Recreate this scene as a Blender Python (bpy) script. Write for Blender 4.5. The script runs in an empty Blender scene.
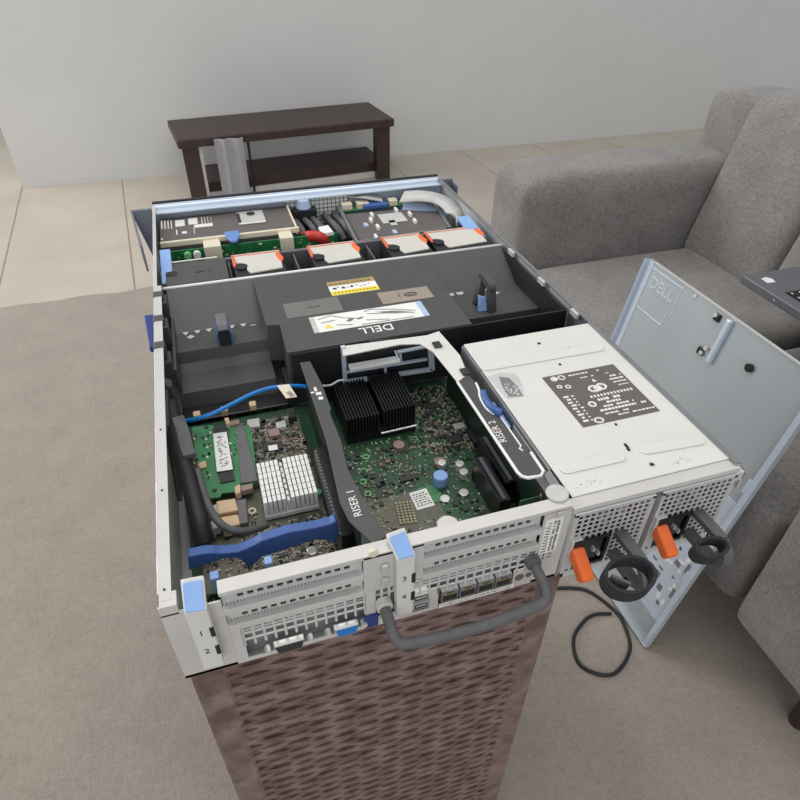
import bpy, bmesh, math, random
from mathutils import Vector, Matrix
random.seed(7)
S = bpy.context.scene
COL = S.collection

# ------------------------------------------------------------------ camera
FPX, CX, CY, CZ, YAW, PIT, ROL = 618.009, .072565, -.248757, .421682, .315823, .673784, .014295
_s, _c = math.sin, math.cos
FW = Vector((_s(YAW)*_c(PIT), _c(YAW)*_c(PIT), -_s(PIT)))
_R = Vector((_c(YAW), -_s(YAW), 0)); _U = _R.cross(FW)
RT = _c(ROL)*_R + _s(ROL)*_U
UP = -_s(ROL)*_R + _c(ROL)*_U
CAM = Vector((CX, CY, CZ))
def ray(u, v): return FW + RT*((u-400)/FPX) - UP*((v-400)/FPX)
def az(u, v, z): d = ray(u, v); return CAM + d*((z-CZ)/d.z)      # point of the plane z
def ay(u, v, y): d = ray(u, v); return CAM + d*((y-CY)/d.y)      # point of the plane y
def ax(u, v, x): d = ray(u, v); return CAM + d*((x-CX)/d.x)      # point of the plane x
cam = bpy.data.objects.new('camera', bpy.data.cameras.new('camera'))
COL.objects.link(cam); S.camera = cam
cam.data.sensor_width = 36; cam.data.lens = FPX*36/800
cam.data.clip_start = .01
cam.matrix_world = Matrix(((RT.x, UP.x, -FW.x, CX), (RT.y, UP.y, -FW.y, CY), (RT.z, UP.z, -FW.z, CZ), (0, 0, 0, 1)))

# ------------------------------------------------------------------ materials
def lin(c):
    return tuple(((x/255)/12.92 if x/255 <= .04045 else ((x/255+.055)/1.055)**2.4) for x in c)
def mat(name, rgb, rough=.5, metal=0, var=.0, scale=60, bump=0, bscale=None, rgb2=None, coat=0, stretch=None, spec=.5):
    m = bpy.data.materials.new(name); m.use_nodes = True
    nt = m.node_tree; b = nt.nodes['Principled BSDF']
    b.inputs['Roughness'].default_value = rough; b.inputs['Metallic'].default_value = metal
    b.inputs['Specular IOR Level'].default_value = spec
    if coat: b.inputs['Coat Weight'].default_value = coat
    c = lin(rgb)
    tc = nt.nodes.new('ShaderNodeTexCoord'); mp = nt.nodes.new('ShaderNodeMapping')
    nt.links.new(tc.outputs['Object'], mp.inputs['Vector'])
    if stretch: mp.inputs['Scale'].default_value = stretch
    n = nt.nodes.new('ShaderNodeTexNoise'); n.inputs['Scale'].default_value = scale; n.inputs['Detail'].default_value = 5
    nt.links.new(mp.outputs[0], n.inputs['Vector'])
    r = nt.nodes.new('ShaderNodeValToRGB')
    c2 = lin(rgb2) if rgb2 else tuple(min(1, x*(1+var)) for x in c)
    c1 = c if rgb2 else tuple(x*(1-var) for x in c)
    r.color_ramp.elements[0].position = .35; r.color_ramp.elements[1].position = .65
    r.color_ramp.elements[0].color = (*c1, 1); r.color_ramp.elements[1].color = (*c2, 1)
    nt.links.new(n.outputs['Fac'], r.inputs['Fac']); nt.links.new(r.outputs['Color'], b.inputs['Base Color'])
    if bump:
        n2 = nt.nodes.new('ShaderNodeTexNoise'); n2.inputs['Scale'].default_value = bscale or scale*3; n2.inputs['Detail'].default_value = 3
        nt.links.new(mp.outputs[0], n2.inputs['Vector'])
        bp = nt.nodes.new('ShaderNodeBump'); bp.inputs['Strength'].default_value = bump; bp.inputs['Distance'].default_value = .002
        nt.links.new(n2.outputs['Fac'], bp.inputs['Height']); nt.links.new(bp.outputs['Normal'], b.inputs['Normal'])
    return m
M = {}
M['steel'] = mat('galvanised_steel', (206, 206, 206), .42, .35, .06, 40)
M['steel_beige'] = mat('rear_sheet_steel', (204, 201, 197), .45, .15, .04, 30)
M['steel_dark'] = mat('dull_steel', (138, 140, 142), .4, .5, .08, 40)
M['white_steel'] = mat('white_painted_steel', (219, 217, 212), .42, .05, .02, 25)
M['lid_steel'] = mat('lid_zinc_sheet', (184, 192, 197), .38, .4, .05, 6, stretch=(1, 1, .4))
M['lid_edge'] = mat('lid_bright_edge', (205, 216, 230), .35, .3, .04, 10)  # bluish-white reflection on the lid flanges put into the colour
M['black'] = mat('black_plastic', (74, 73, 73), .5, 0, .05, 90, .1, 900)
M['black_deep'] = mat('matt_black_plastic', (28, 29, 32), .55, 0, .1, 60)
M['black_gloss'] = mat('black_connector', (24, 24, 26), .35, 0, .1, 60)
M['fin_black'] = mat('black_anodised_fins', (16, 16, 18), .45, 0, .1, 60)
M['pad'] = mat('dull_tinned_pad', (158, 150, 122), .45, .2, .12, 60)
M['cap_dull'] = mat('dull_brown_capacitor', (122, 106, 96), .5, 0, .1, 60)
M['rubber'] = mat('dark_grey_rubber', (92, 91, 92), .65, 0, .12, 120, .1)
M['velcro'] = mat('black_hook_and_loop', (48, 48, 50), .95, 0, .3, 500, .8, 900)
M['blue'] = mat('light_blue_plastic', (140, 176, 228), .45, 0, .03, 40)
M['blue_mid'] = mat('blue_plastic', (64, 98, 162), .45, 0, .06, 40)
M['blue_cable'] = mat('blue_cable_jacket', (28, 122, 200), .4, 0, .05, 60)
M['ear_grey'] = mat('blue_grey_steel', (118, 124, 136), .4, .3, .05, 40)
M['blue_soft'] = mat('soft_blue_plastic', (104, 142, 204), .45, 0, .04, 40)
M['navy'] = mat('deep_blue_plastic', (34, 56, 124), .45, 0, .05, 40)
M['orange'] = mat('orange_plastic', (240, 112, 52), .45, 0, .05, 60)
M['orange_red'] = mat('orange_red_plastic', (222, 104, 70), .5, 0, .05, 60)
M['red'] = mat('red_plastic', (196, 52, 46), .45, 0, .05, 60)
M['pcb'] = mat('green_circuit_board', (34, 88, 54), .4, 0, 0, 55, .15, 700, rgb2=(46, 66, 52))
M['pcb_dark'] = mat('shaded_green_circuit_board', (22, 44, 32), .5, 0, .2, 90)  # board green darkened in colour for the shade under the risers
M['pcb_grey'] = mat('olive_circuit_board', (92, 96, 78), .45, 0, 0, 120, .2, 900, rgb2=(112, 109, 94))
M['pcb_light'] = mat('bright_green_board', (62, 128, 82), .4, 0, .12, 90, .1, 700)
M['pcb_green'] = mat('glossy_green_board', (30, 112, 62), .35, 0, .25, 120, .1, 700)
M['chip'] = mat('black_chip_resin', (44, 44, 46), .45, 0, .08, 80)
M['grey_plastic'] = mat('grey_slot_plastic', (104, 103, 106), .5, 0, .05, 60)
M['tan'] = mat('tan_plastic', (214, 184, 150), .5, 0, .05, 60)
M['cream'] = mat('cream_plastic', (226, 216, 192), .5, 0, .05, 60)
M['cap_brown'] = mat('brown_grey_can', (150, 128, 118), .45, .1, .06, 80)
M['silver'] = mat('bright_aluminium', (222, 220, 216), .35, .5, .05, 60)
M['white'] = mat('white_paper_label', (236, 236, 232), .55, 0, .02, 40)
M['print'] = mat('white_print', (230, 228, 224), .55, 0, .02, 40)
M['ink'] = mat('dark_print', (58, 58, 62), .6, 0, .05, 40)
M['grey_label'] = mat('dark_grey_label', (98, 92, 90), .55, 0, .03, 60)
M['shroud_label'] = mat('faded_grey_label', (112, 114, 110), .35, 0, .04, 40)
M['tan_label'] = mat('faded_tan_label', (156, 142, 130), .4, 0, .04, 40)
M['yellow'] = mat('yellow_print', (238, 216, 66), .5, 0, .03, 40)
M['gold'] = mat('gold_pad', (190, 166, 110), .35, .4, .1, 60)
M['fan_white'] = mat('pale_grey_fan_plastic', (208, 205, 196), .5, 0, .03, 60)
M['cable_grey'] = mat('grey_ribbon_cable', (196, 194, 190), .55, 0, .05, 80)
M['ribbon_blue'] = mat('pale_blue_ribbon', (176, 196, 226), .5, 0, .05, 80)
M['pale_green'] = mat('pale_green_pad', (122, 196, 130), .5, 0, .05, 60)
M['laptop'] = mat('dark_grey_laptop_shell', (104, 106, 111), .4, .2, .03, 60)
M['key'] = mat('black_key', (30, 30, 33), .45, 0, .05, 60)
M['wall'] = mat('white_wall_paint', (226, 226, 224), .7, 0, .015, 3)
M['wood'] = mat('dark_brown_wood', (62, 46, 42), .45, 0, .15, 20, 0, None, None, 0, (1, 1, .2))
M['edge_white'] = mat('white_edge_band', (214, 210, 206), .5, 0, .03, 20)
M['cloth'] = mat('grey_cloth', (168, 166, 172), .9, 0, .06, 60, .2, 400)
M['wicker'] = mat('brown_rattan', (96, 74, 68), .36, 0, 0, 45, .1, 300, rgb2=(138, 116, 112))
M['wicker_dark'] = mat('dark_rattan_core', (38, 28, 26), .6, 0, .2, 60)

def fabric(name, a, b):
    m = bpy.data.materials.new(name); m.use_nodes = True
    nt = m.node_tree; p = nt.nodes['Principled BSDF']; p.inputs['Roughness'].default_value = .92
    p.inputs['Sheen Weight'].default_value = .25
    tc = nt.nodes.new('ShaderNodeTexCoord')
    outs = []
    for sc in ((420, 420, 60), (60, 420, 420), (420, 60, 420)):
        mp = nt.nodes.new('ShaderNodeMapping'); mp.inputs['Scale'].default_value = sc
        n = nt.nodes.new('ShaderNodeTexNoise'); n.inputs['Scale'].default_value = 1; n.inputs['Detail'].default_value = 2
        nt.links.new(tc.outputs['Object'], mp.inputs['Vector']); nt.links.new(mp.outputs[0], n.inputs['Vector']); outs.append(n.outputs['Fac'])
    ad = nt.nodes.new('ShaderNodeMath'); ad.operation = 'ADD'; nt.links.new(outs[0], ad.inputs[0]); nt.links.new(outs[1], ad.inputs[1])
    ad2 = nt.nodes.new('ShaderNodeMath'); ad2.operation = 'ADD'; nt.links.new(ad.outputs[0], ad2.inputs[0]); nt.links.new(outs[2], ad2.inputs[1])
    big = nt.nodes.new('ShaderNodeTexNoise'); big.inputs['Scale'].default_value = 9; big.inputs['Detail'].default_value = 4
    nt.links.new(tc.outputs['Object'], big.inputs['Vector'])
    ad3 = nt.nodes.new('ShaderNodeMath'); ad3.operation = 'MULTIPLY_ADD'; ad3.inputs[1].default_value = .8
    nt.links.new(big.outputs['Fac'], ad3.inputs[0]); nt.links.new(ad2.outputs[0], ad3.inputs[2])
    r = nt.nodes.new('ShaderNodeMapRange'); r.inputs[1].default_value = 1.45; r.inputs[2].default_value = 2.35
    nt.links.new(ad3.outputs[0], r.inputs[0])
    mx = nt.nodes.new('ShaderNodeMix'); mx.data_type = 'RGBA'
    mx.inputs[6].default_value = (*lin(a), 1); mx.inputs[7].default_value = (*lin(b), 1)
    nt.links.new(r.outputs[0], mx.inputs[0]); nt.links.new(mx.outputs[2], p.inputs['Base Color'])
    bp = nt.nodes.new('ShaderNodeBump'); bp.inputs['Strength'].default_value = .35; bp.inputs['Distance'].default_value = .002
    nt.links.new(ad2.outputs[0], bp.inputs['Height']); nt.links.new(bp.outputs[0], p.inputs['Normal'])
    return m
M['sofa'] = fabric('grey_woven_upholstery', (104, 101, 100), (156, 151, 147))
M['rug'] = fabric('taupe_short_pile', (142, 132, 122), (168, 157, 146))

def tile_mat():
    m = bpy.data.materials.new('beige_floor_tile'); m.use_nodes = True
    nt = m.node_tree; p = nt.nodes['Principled BSDF']; p.inputs['Roughness'].default_value = .3
    L = nt.links.new
    def mth(op, a, b=None, c=None):
        n = nt.nodes.new('ShaderNodeMath'); n.operation = op
        for k, x in enumerate((a, b, c)):
            if x is None: continue
            if isinstance(x, (int, float)): n.inputs[k].default_value = x
            else: L(x, n.inputs[k])
        return n.outputs[0]
    geo = nt.nodes.new('ShaderNodeNewGeometry'); sp = nt.nodes.new('ShaderNodeSeparateXYZ'); L(geo.outputs['Position'], sp.inputs[0])
    X, Y = sp.outputs[0], sp.outputs[1]
    a = mth('MULTIPLY_ADD', Y, .0672, X); b = mth('MULTIPLY_ADD', X, -.0672, Y)
    def joint(v, off, w):
        f = mth('FRACT', mth('DIVIDE', mth('ADD', v, off+50*.507), .507))
        d = mth('ABSOLUTE', mth('SUBTRACT', f, .5))
        return mth('GREATER_THAN', d, .5-w/.507/2)
    j1 = joint(a, .112, .007); j2 = mth('MULTIPLY', joint(b, -2.625, .005), .35)
    jm = mth('MAXIMUM', j1, j2)
    n = nt.nodes.new('ShaderNodeTexNoise'); n.inputs['Scale'].default_value = 4; n.inputs['Detail'].default_value = 6
    L(geo.outputs['Position'], n.inputs['Vector'])
    r = nt.nodes.new('ShaderNodeValToRGB'); r.color_ramp.elements[0].position = .3; r.color_ramp.elements[1].position = .7
    r.color_ramp.elements[0].color = (*lin((190, 179, 165)), 1); r.color_ramp.elements[1].color = (*lin((202, 191, 177)), 1)
    L(n.outputs['Fac'], r.inputs[0])
    mx = nt.nodes.new('ShaderNodeMix'); mx.data_type = 'RGBA'; mx.inputs[7].default_value = (*lin((146, 134, 121)), 1)
    L(jm, mx.inputs[0]); L(r.outputs[0], mx.inputs[6]); L(mx.outputs[2], p.inputs['Base Color'])
    return m
M['tile'] = tile_mat()

# ------------------------------------------------------------------ mesh builder
class MB:
    def __init__(s): s.bm = bmesh.new(); s.mi = 0
    def _tag(s, faces):
        for f in faces: f.material_index = s.mi
    def poly_hull(s, vs, quads):
        v = [s.bm.verts.new(p) for p in vs]
        fs = []
        for q in quads:
            try: fs.append(s.bm.faces.new([v[i] for i in q]))
            except ValueError: pass
        s._tag(fs); return v
    def box(s, x0, x1, y0, y1, z0, z1, mt=None):
        vs = [(x, y, z) for z in (z0, z1) for y in (y0, y1) for x in (x0, x1)]
        if mt: vs = [mt @ Vector(p) for p in vs]
        s.poly_hull(vs, [(0, 2, 3, 1), (4, 5, 7, 6), (0, 1, 5, 4), (2, 6, 7, 3), (0, 4, 6, 2), (1, 3, 7, 5)]); return s
    def prism(s, pts, d):
        """closed outline of 3-d points pushed along d"""
        n = len(pts); pts = [Vector(p) for p in pts]; d = Vector(d)
        a = Vector((0, 0, 0))
        for i in range(n): a += pts[i].cross(pts[(i+1) % n])
        if a.dot(d) > 0: pts = pts[::-1]
        v0 = [s.bm.verts.new(p) for p in pts]; v1 = [s.bm.verts.new(p+d) for p in pts]
        fs = [s.bm.faces.new(v0), s.bm.faces.new(v1[::-1])]
        for i in range(n):
            j = (i+1) % n; fs.append(s.bm.faces.new((v0[j], v0[i], v1[i], v1[j])))
        s._tag(fs); return s
    def sheet(s, prof, axis, a, b, t):
        """open profile of (p, q) points swept from a to b along axis x (profile in y,z), given thickness t"""
        n = len(prof); nor = []
        for i in range(n):
            p, q = prof[max(0, i-1)], prof[min(n-1, i+1)]
            dx, dy = q[0]-p[0], q[1]-p[1]; l = math.hypot(dx, dy) or 1
            nor.append((-dy/l*t, dx/l*t))
        loop = list(prof)+[(prof[i][0]+nor[i][0], prof[i][1]+nor[i][1]) for i in range(n-1, -1, -1)]
        if axis == 'x': P = lambda p, k: Vector((k, p[0], p[1]))
        elif axis == 'y': P = lambda p, k: Vector((p[0], k, p[1]))
        else: P = lambda p, k: Vector((p[0], p[1], k))
        A = [s.bm.verts.new(P(p, a)) for p in loop]; B = [s.bm.verts.new(P(p, b)) for p in loop]
        m = len(loop); fs = []
        for i in range(m): fs.append(s.bm.faces.new((A[i], A[(i+1) % m], B[(i+1) % m], B[i])))
        for i in range(n-1):
            for L in (A, B): fs.append(s.bm.faces.new((L[i], L[i+1], L[m-2-i], L[m-1-i])))
        s._tag(fs); return s
    def cyl(s, p, q, r, n=14, r2=None):
        p, q = Vector(p), Vector(q); d = (q-p); u = d.orthogonal().normalized(); w = d.normalized().cross(u)
        r2 = r if r2 is None else r2
        A = [s.bm.verts.new(p+(u*math.cos(t)+w*math.sin(t))*r) for t in [2*math.pi*i/n for i in range(n)]]
        B = [s.bm.verts.new(q+(u*math.cos(t)+w*math.sin(t))*r2) for t in [2*math.pi*i/n for i in range(n)]]
        fs = [s.bm.faces.new(A[::-1]), s.bm.faces.new(B)]
        for i in range(n): fs.append(s.bm.faces.new((A[i], A[(i+1) % n], B[(i+1) % n], B[i])))
        s._tag(fs); return s
    def tube(s, pts, r, n=10, flat=None, upv=None, closed=False):
        """tube through pts; flat = second radius for a strap-like section (r across up, flat along up)"""
        pts = [Vector(p) for p in pts]; k = len(pts); rings = []
        prev = None
        for i, p in enumerate(pts):
            if closed: t = (pts[(i+1) % k]-pts[i-1]).normalized()
            else: t = (pts[min(k-1, i+1)]-pts[max(0, i-1)]).normalized()
            if upv is not None:
                w = Vector(upv); w = (w-t*w.dot(t)).normalized()
            else:
                w = prev-t*prev.dot(t) if prev is not None else t.orthogonal()
                w.normalize()
            prev = w
            u = t.cross(w); rb = flat if flat else r
            if flat:
                ring = [p+u*(r*a)+w*(rb*b) for a, b in ((1, 1), (-1, 1), (-1, -1), (1, -1))]
            else:
                ring = [p+(u*math.cos(q)*r+w*math.sin(q)*rb) for q in [2*math.pi*j/n for j in range(n)]]
            rings.append([s.bm.verts.new(x) for x in ring])
        m = len(rings[0]); fs = []
        for i in range(k if closed else k-1):
            A, B = rings[i], rings[(i+1) % k]
            for j in range(m): fs.append(s.bm.faces.new((A[j], A[(j+1) % m], B[(j+1) % m], B[j])))
        if not closed:
            fs.append(s.bm.faces.new(rings[0][::-1])); fs.append(s.bm.faces.new(rings[-1]))
        s._tag(fs); return s
    def lattice(s, x0, x1, z0, z1, nx, nz, bar, y0, y1, bz=None, skip=None):
        """perforated plate standing in the x-z plane; nx by nz square holes"""
        bz = bz or bar; px, pz = (x1-x0)/nx, (z1-z0)/nz
        for i in range(nx+1):
            x = x0+i*px
            runs = []; cur = None
            for j in range(nz):
                zc = z0+(j+.5)*pz
                bad = skip and skip(x, zc)
                if not bad:
                    if cur is None: cur = [z0+j*pz-(bz/2 if j == 0 else 0), z0+(j+1)*pz+bz/2]
                    else: cur[1] = z0+(j+1)*pz+bz/2
                elif cur: runs.append(cur); cur = None
            if cur: runs.append(cur)
            for a, b in runs: s.box(x-bar/2, x+bar/2, y0, y1, a, b)
        for j in range(nz+1):
            z = z0+j*pz; runs = []; cur = None
            for i in range(nx):
                xc = x0+(i+.5)*px
                if not (skip and skip(xc, z)):
                    if cur is None: cur = [x0+i*px, x0+(i+1)*px]
                    else: cur[1] = x0+(i+1)*px
                elif cur: runs.append(cur); cur = None
            if cur: runs.append(cur)
            for a, b in runs: s.box(a, b, y0+.0001, y1-.0001, z-bz/2, z+bz/2)
        return s
    def text(s, body, mt, size, ext=.0002, align='CENTER'):
        cu = bpy.data.curves.new('lettering_curve', 'FONT'); cu.body = body; cu.size = size; cu.extrude = ext
        cu.align_x = align; cu.align_y = 'CENTER'; cu.resolution_u = 3
        o = bpy.data.objects.new('lettering_source', cu); me = bpy.data.meshes.new_from_object(o)
        me.transform(mt); k = len(s.bm.faces); s.bm.from_mesh(me); s.bm.faces.ensure_lookup_table()
        for f in s.bm.faces[k:]: f.material_index = s.mi
        bpy.data.objects.remove(o); bpy.data.curves.remove(cu); bpy.data.meshes.remove(me); return s
    def build(s, name, mats, parent=None, bevel=0, smooth=False, seg=2, sub=0):
        bm = s.bm
        bmesh.ops.recalc_face_normals(bm, faces=bm.faces[:])
        xs = [v.co for v in bm.verts]
        lo = Vector((min(v[i] for v in xs) for i in range(3))); hi = Vector((max(v[i] for v in xs) for i in range(3)))
        o = Vector(((lo.x+hi.x)/2, (lo.y+hi.y)/2, lo.z))
        for v in bm.verts: v.co -= o
        me = bpy.data.meshes.new(name); bm.to_mesh(me); bm.free()
        if not isinstance(mats, (list, tuple)): mats = [mats]
        for m in mats: me.materials.append(M[m] if isinstance(m, str) else m)
        if smooth:
            for p in me.polygons: p.use_smooth = True
        ob = bpy.data.objects.new(name, me); COL.objects.link(ob)
        base = WL[parent.name] if parent else Vector((0, 0, 0))
        ob.location = o-base; WL[ob.name] = o
        if parent: ob.parent = parent
        if bevel:
            b = ob.modifiers.new('bevel', 'BEVEL'); b.width = bevel; b.segments = seg; b.limit_method = 'ANGLE'; b.angle_limit = math.radians(40)
        if sub:
            q = ob.modifiers.new('subsurf', 'SUBSURF'); q.levels = sub; q.render_levels = sub
        return ob
WL = {}
def tag(o, label=None, cat=None, group=None, kind=None):
    if label: o['label'] = label
    if cat: o['category'] = cat
    if group: o['group'] = group
    if kind: o['kind'] = kind
    return o
def thing(name, label, cat, loc, group=None):
    o = bpy.data.objects.new(name, None); COL.objects.link(o); o.location = loc; o.empty_display_size = .05
    WL[o.name] = Vector(loc); return tag(o, label, cat, group)
def bx(name, m, parent, x0, x1, y0, y1, z0, z1, bevel=0):
    return MB().box(x0, x1, y0, y1, z0, z1).build(name, m, parent, bevel)
def bez(pts, n=8):
    """smooth curve through points"""
    P = [Vector(p) for p in pts]; P = [P[0]*2-P[1]]+P+[P[-1]*2-P[-2]]; out = []
    for i in range(1, len(P)-2):
        for k in range(n):
            t = k/n; a, b, c, d = P[i-1:i+3]
            out.append(.5*((2*b)+(c-a)*t+(2*a-5*b+4*c-d)*t*t+(3*b-a-3*c+d)*t**3))
    out.append(P[-2]); return out
def flat_text(x, y, z, ang, size=None):
    return Matrix.Translation((x, y, z)) @ Matrix.Rotation(ang, 4, 'Z')

FL = -.788
# ------------------------------------------------------------------ setting
def struct(o): o['kind'] = 'structure'; return o
struct(bx('floor', 'tile', None, -3.2, 4.6, -2.2, 6.2, FL-.03, FL))
mb = MB(); mb.box(-.85, 4.6, 3.52, 3.66, FL, 1.9)
struct(mb.build('wall_back', 'wall'))
struct(bx('wall_hall', 'wall', None, -3.2, .2, 5.6, 5.7, FL, 1.9))
# rug
mb = MB(); n = 60
xs = [-2.4+4.3*i/n for i in range(n+1)]
top = []
far = [Vector((x, 2.165+.0+.006*math.sin(x*23)+.006*math.sin(x*61)+.012*x, FL)) for x in xs]
mb.prism([Vector((-2.4, -1.9, FL)), Vector((1.9, -1.9, FL))]+far[::-1], (0, 0, .006))
tag(mb.build('rug', 'rug'), 'large taupe short-pile rug covering the floor up to the pale tiles', 'rug')

# ------------------------------------------------------------------ rattan table
T = thing('rattan_table', 'brown woven rattan table under the open server', 'table', (.15, .3, FL))
tx0, tx1, ty0, ty1 = -.004, .312, .016, .60
mb = MB(); mb.box(tx0+.008, tx1-.008, ty0+.008, ty1-.008, FL+.03, -.02); mb.build('core_panel', 'wicker_dark', T)
mb = MB(); mb.box(tx0, tx1, ty0, ty1, -.016, -.002); mb.build('table_top', 'wicker', T, .003)
def weave(face):
    mb = MB(); rows = 94; dz = (.756)/rows
    for r in range(rows):
        z = -.02-(r+.5)*dz
        pts = []
        if face == 'front': a, b = tx0+.004, tx1-.004
        else: a, b = ty0+.004, ty1-.004
        step = .0055; k = int((b-a)/step)
        for i in range(k+1):
            t = a+(b-a)*i/k; off = .0013*math.cos(math.pi*i/4+(math.pi if r % 2 else 0))
            off2 = .0007*math.sin(math.pi*i/7+r*1.7)
            if face == 'front': pts.append((t, ty0+.004-off, z+off2))
            else: pts.append((tx1-.004+off, t, z+off2))
        mb.tube(pts, .0016, flat=.0037, upv=(0, 0, 1))
    return mb
weave('front').build('woven_panel', 'wicker', T)
weave('side').build('woven_panel', 'wicker', T)
for x in (tx0+.015, tx1-.015):
    for y in (ty0+.015, ty1-.015):
        MB().box(x-.014, x+.014, y-.014, y+.014, FL+.006, -.016).build('leg', 'wicker', T, .004)

# ------------------------------------------------------------------ sofa
SO = thing('sofa', 'grey fabric sofa with tufted back beside the leaning metal lid', 'sofa', (1.25, .65, FL))
def cushion(name, x0, x1, y0, y1, z0, z1, r, puff=.0, lean=0, part=SO):
    """rounded upholstered block; lean shifts the top along x"""
    mb = MB(); nx, ny, nz = 12, 14, 8
    bm = mb.bm; bmesh.ops.create_cube(bm, size=2)
    bmesh.ops.subdivide_edges(bm, edges=bm.edges[:], cuts=11, use_grid_fill=True)
    hx, hy, hz = (x1-x0)/2, (y1-y0)/2, (z1-z0)/2
    for v in bm.verts:
        p = Vector((v.co.x*hx, v.co.y*hy, v.co.z*hz))
        q = Vector((max(-hx+r, min(hx-r, p.x)), max(-hy+r, min(hy-r, p.y)), max(-hz+r, min(hz-r, p.z))))
        # denser points at the rounded rim
        d = p-q
        if d.length > 1e-6: p = q+d.normalized()*r
        a, b, c = v.co
        pz = puff*(1-a*a)*(1-b*b)
        if abs(c) > .99: p.z += pz*c
        p.x += lean*((p.z+hz)/(2*hz))
        v.co = p+Vector(((x0+x1)/2, (y0+y1)/2, (z0+z1)/2))
    return mb.build(name, 'sofa', part, 0, True, sub=1)
SF = .885
cushion('arm', SF-.018, 1.66, 1.162, 1.378, -.62, -.125, .045)
cushion('arm', SF-.020, 1.66, -.05, .192, -.625, -.125, .030)
cushion('seat_cushion', SF, 1.50, .672, 1.164, -.615, -.36, .045, .012)
cushion('seat_cushion', SF-.008, 1.50, .190, .628, -.620, -.36, .040, .012)
for a, b in ((.842, 1.162), (.50, .840), (.194, .498)):
    cushion('back_cushion', 1.395, 1.60, a, b, -.40, .06, .045, 0, .10)
bx('base', 'sofa', SO, SF+.03, 1.64, -.03, 1.34, -.60, -.53, .01)
cushion('back_panel', 1.52, 1.72, -.05, 1.35, -.58, .04, .04)
for x in (.97, 1.58):
    for y in (.03, 1.27): MB().cyl((x, y, FL+.006), (x, y, -.59), .018, 16, .026).build('leg', 'wood', SO)
p = ax(755, 178, 1.487)
MB().cyl((p.x-.006, p.y, p.z), (p.x+.012, p.y, p.z), .014, 16, .016).build('button', 'sofa', SO, .004)

# ------------------------------------------------------------------ laptop above the seat
zL = -.165
c0 = az(743, 275, zL); lx, ly = c0.x, c0.y
LP = thing('laptop', 'dark grey open laptop above the sofa seat with a white sticker on it', 'laptop', (lx+.17, ly-.12, zL-.019))
MB().box(lx, lx+.335, ly-.235, ly, zL-.019, zL).build('base', 'laptop', LP, .0025)
kx, ky = az(787, 293, zL).x, az(787, 293, zL).y
MB().box(kx-.004, kx+.255, ky-.108, ky+.003, zL-.0006, zL+.0004).build('keyboard_well', 'black_deep', LP)
mb = MB()
for r in range(6):
    for c in range(13):
        x = kx+c*.0192; y = ky-r*.0178; mb.box(x, x+.0155, y-.0145, y, zL+.0002, zL+.0016)
mb.build('keyboard', 'key', LP)
mb = MB()
for r in range(6):
    for c in range(13):
        x = kx+c*.0192+.004; y = ky-r*.0178-.004; mb.box(x, x+.003, y-.005, y, zL+.0016, zL+.0018)
mb.build('key_legend', 'print', LP)
q = az(768, 280, zL); mb = MB()
mb.prism([(q.x-.011, q.y-.010, zL), (q.x+.008, q.y-.012, zL), (q.x+.012, q.y+.002, zL), (q.x+.005, q.y+.011, zL), (q.x-.009, q.y+.009, zL)], (0, 0, .0004)); mb.build('sticker', 'white', LP)
MB().box(lx-.0004, lx+.001, ly-.092, ly-.089, zL-.011, zL-.009).build('status_light', 'print', LP)
MB().box(lx, lx+.335, ly-.243, ly-.236, zL-.004, zL+.21).build('screen', 'laptop', LP, .002)
MB().box(1.245, 1.395, ly-.235, ly-.10, -.3475, zL-.019).build('stand', 'black_deep', LP, .006)

# ------------------------------------------------------------------ low bench behind
BN = thing('low_bench', 'dark brown wooden low bench with a pale-edged plinth standing on the tiles behind the server', 'bench', (.55, 3.2, FL))
bx('post', 'wood', BN, .010, .088, 3.02, 3.10, FL, -.50, .004)
bx('post', 'wood', BN, 1.02, 1.095, 3.12, 3.20, FL, -.50, .004)
rz = Matrix.Translation((.346, 3.11, 0)) @ Matrix.Rotation(math.radians(5.5), 4, 'Z')
mb = MB(); mb.box(-.245, .74, .012, .30, FL+.001, FL+.083, rz); mb.build('plinth', 'wood', BN, .003)
mb = MB(); mb.box(-.245, .74, -.006, .0118, FL+.001, FL+.034, rz); mb.build('pale_edge', 'edge_white', BN, .002)
mb = MB(); mb.box(-.36, .76, -.09, .30, -.50, -.46, rz); mb.build('seat_board', 'wood', BN, .006)
bx('side_strip', 'edge_white', BN, .088, .103, 3.03, 3.09, FL, -.50)
bx('divider', 'black_deep', BN, .325, .337, 3.05, 3.062, FL, -.50)
mb = MB()
pts = [(.165+.135*t+.004*math.sin(9*t), 2.962+.008*math.sin(14*t)) for t in [i/14 for i in range(15)]]
mb.prism([(x, y, -.462) for x, y in pts]+[(x, y+.008, -.462) for x, y in pts[::-1]], (0, 0, -.322))
tag(mb.build('cloth', 'cloth'), 'pale grey cloth hanging down the front of the dark low bench', 'cloth')

# ------------------------------------------------------------------ lid leaning on the sofa
LD = thing('server_lid', 'large silver sheet-metal lid leaning against the front of the sofa', 'metal lid', (.79, .45, FL+.006))
Lo = Vector((.8915, .679, -.1180)); LS = Vector((.003, -.4339, -.0005)).normalized(); LT = Vector((-.1086, -.011, -.6645)).normalized()
LT = (LT-LS*LT.dot(LS)).normalized(); LN = LS.cross(LT)
if LN.x > 0: LN = -LN            # towards the server
LW, LL = .434, .668
LM = Matrix((( LS.x, LT.x, LN.x, Lo.x), (LS.y, LT.y, LN.y, Lo.y), (LS.z, LT.z, LN.z, Lo.z), (0, 0, 0, 1)))
def lbox(mb, s0, s1, t0, t1, n0, n1): return mb.box(s0, s1, t0, t1, n0, n1, LM)
def lp(s, t, n=0): return LM @ Vector((s, t, n))
mb = MB(); lbox(mb, 0, LW, 0, LL, -.0012, 0)
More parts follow.
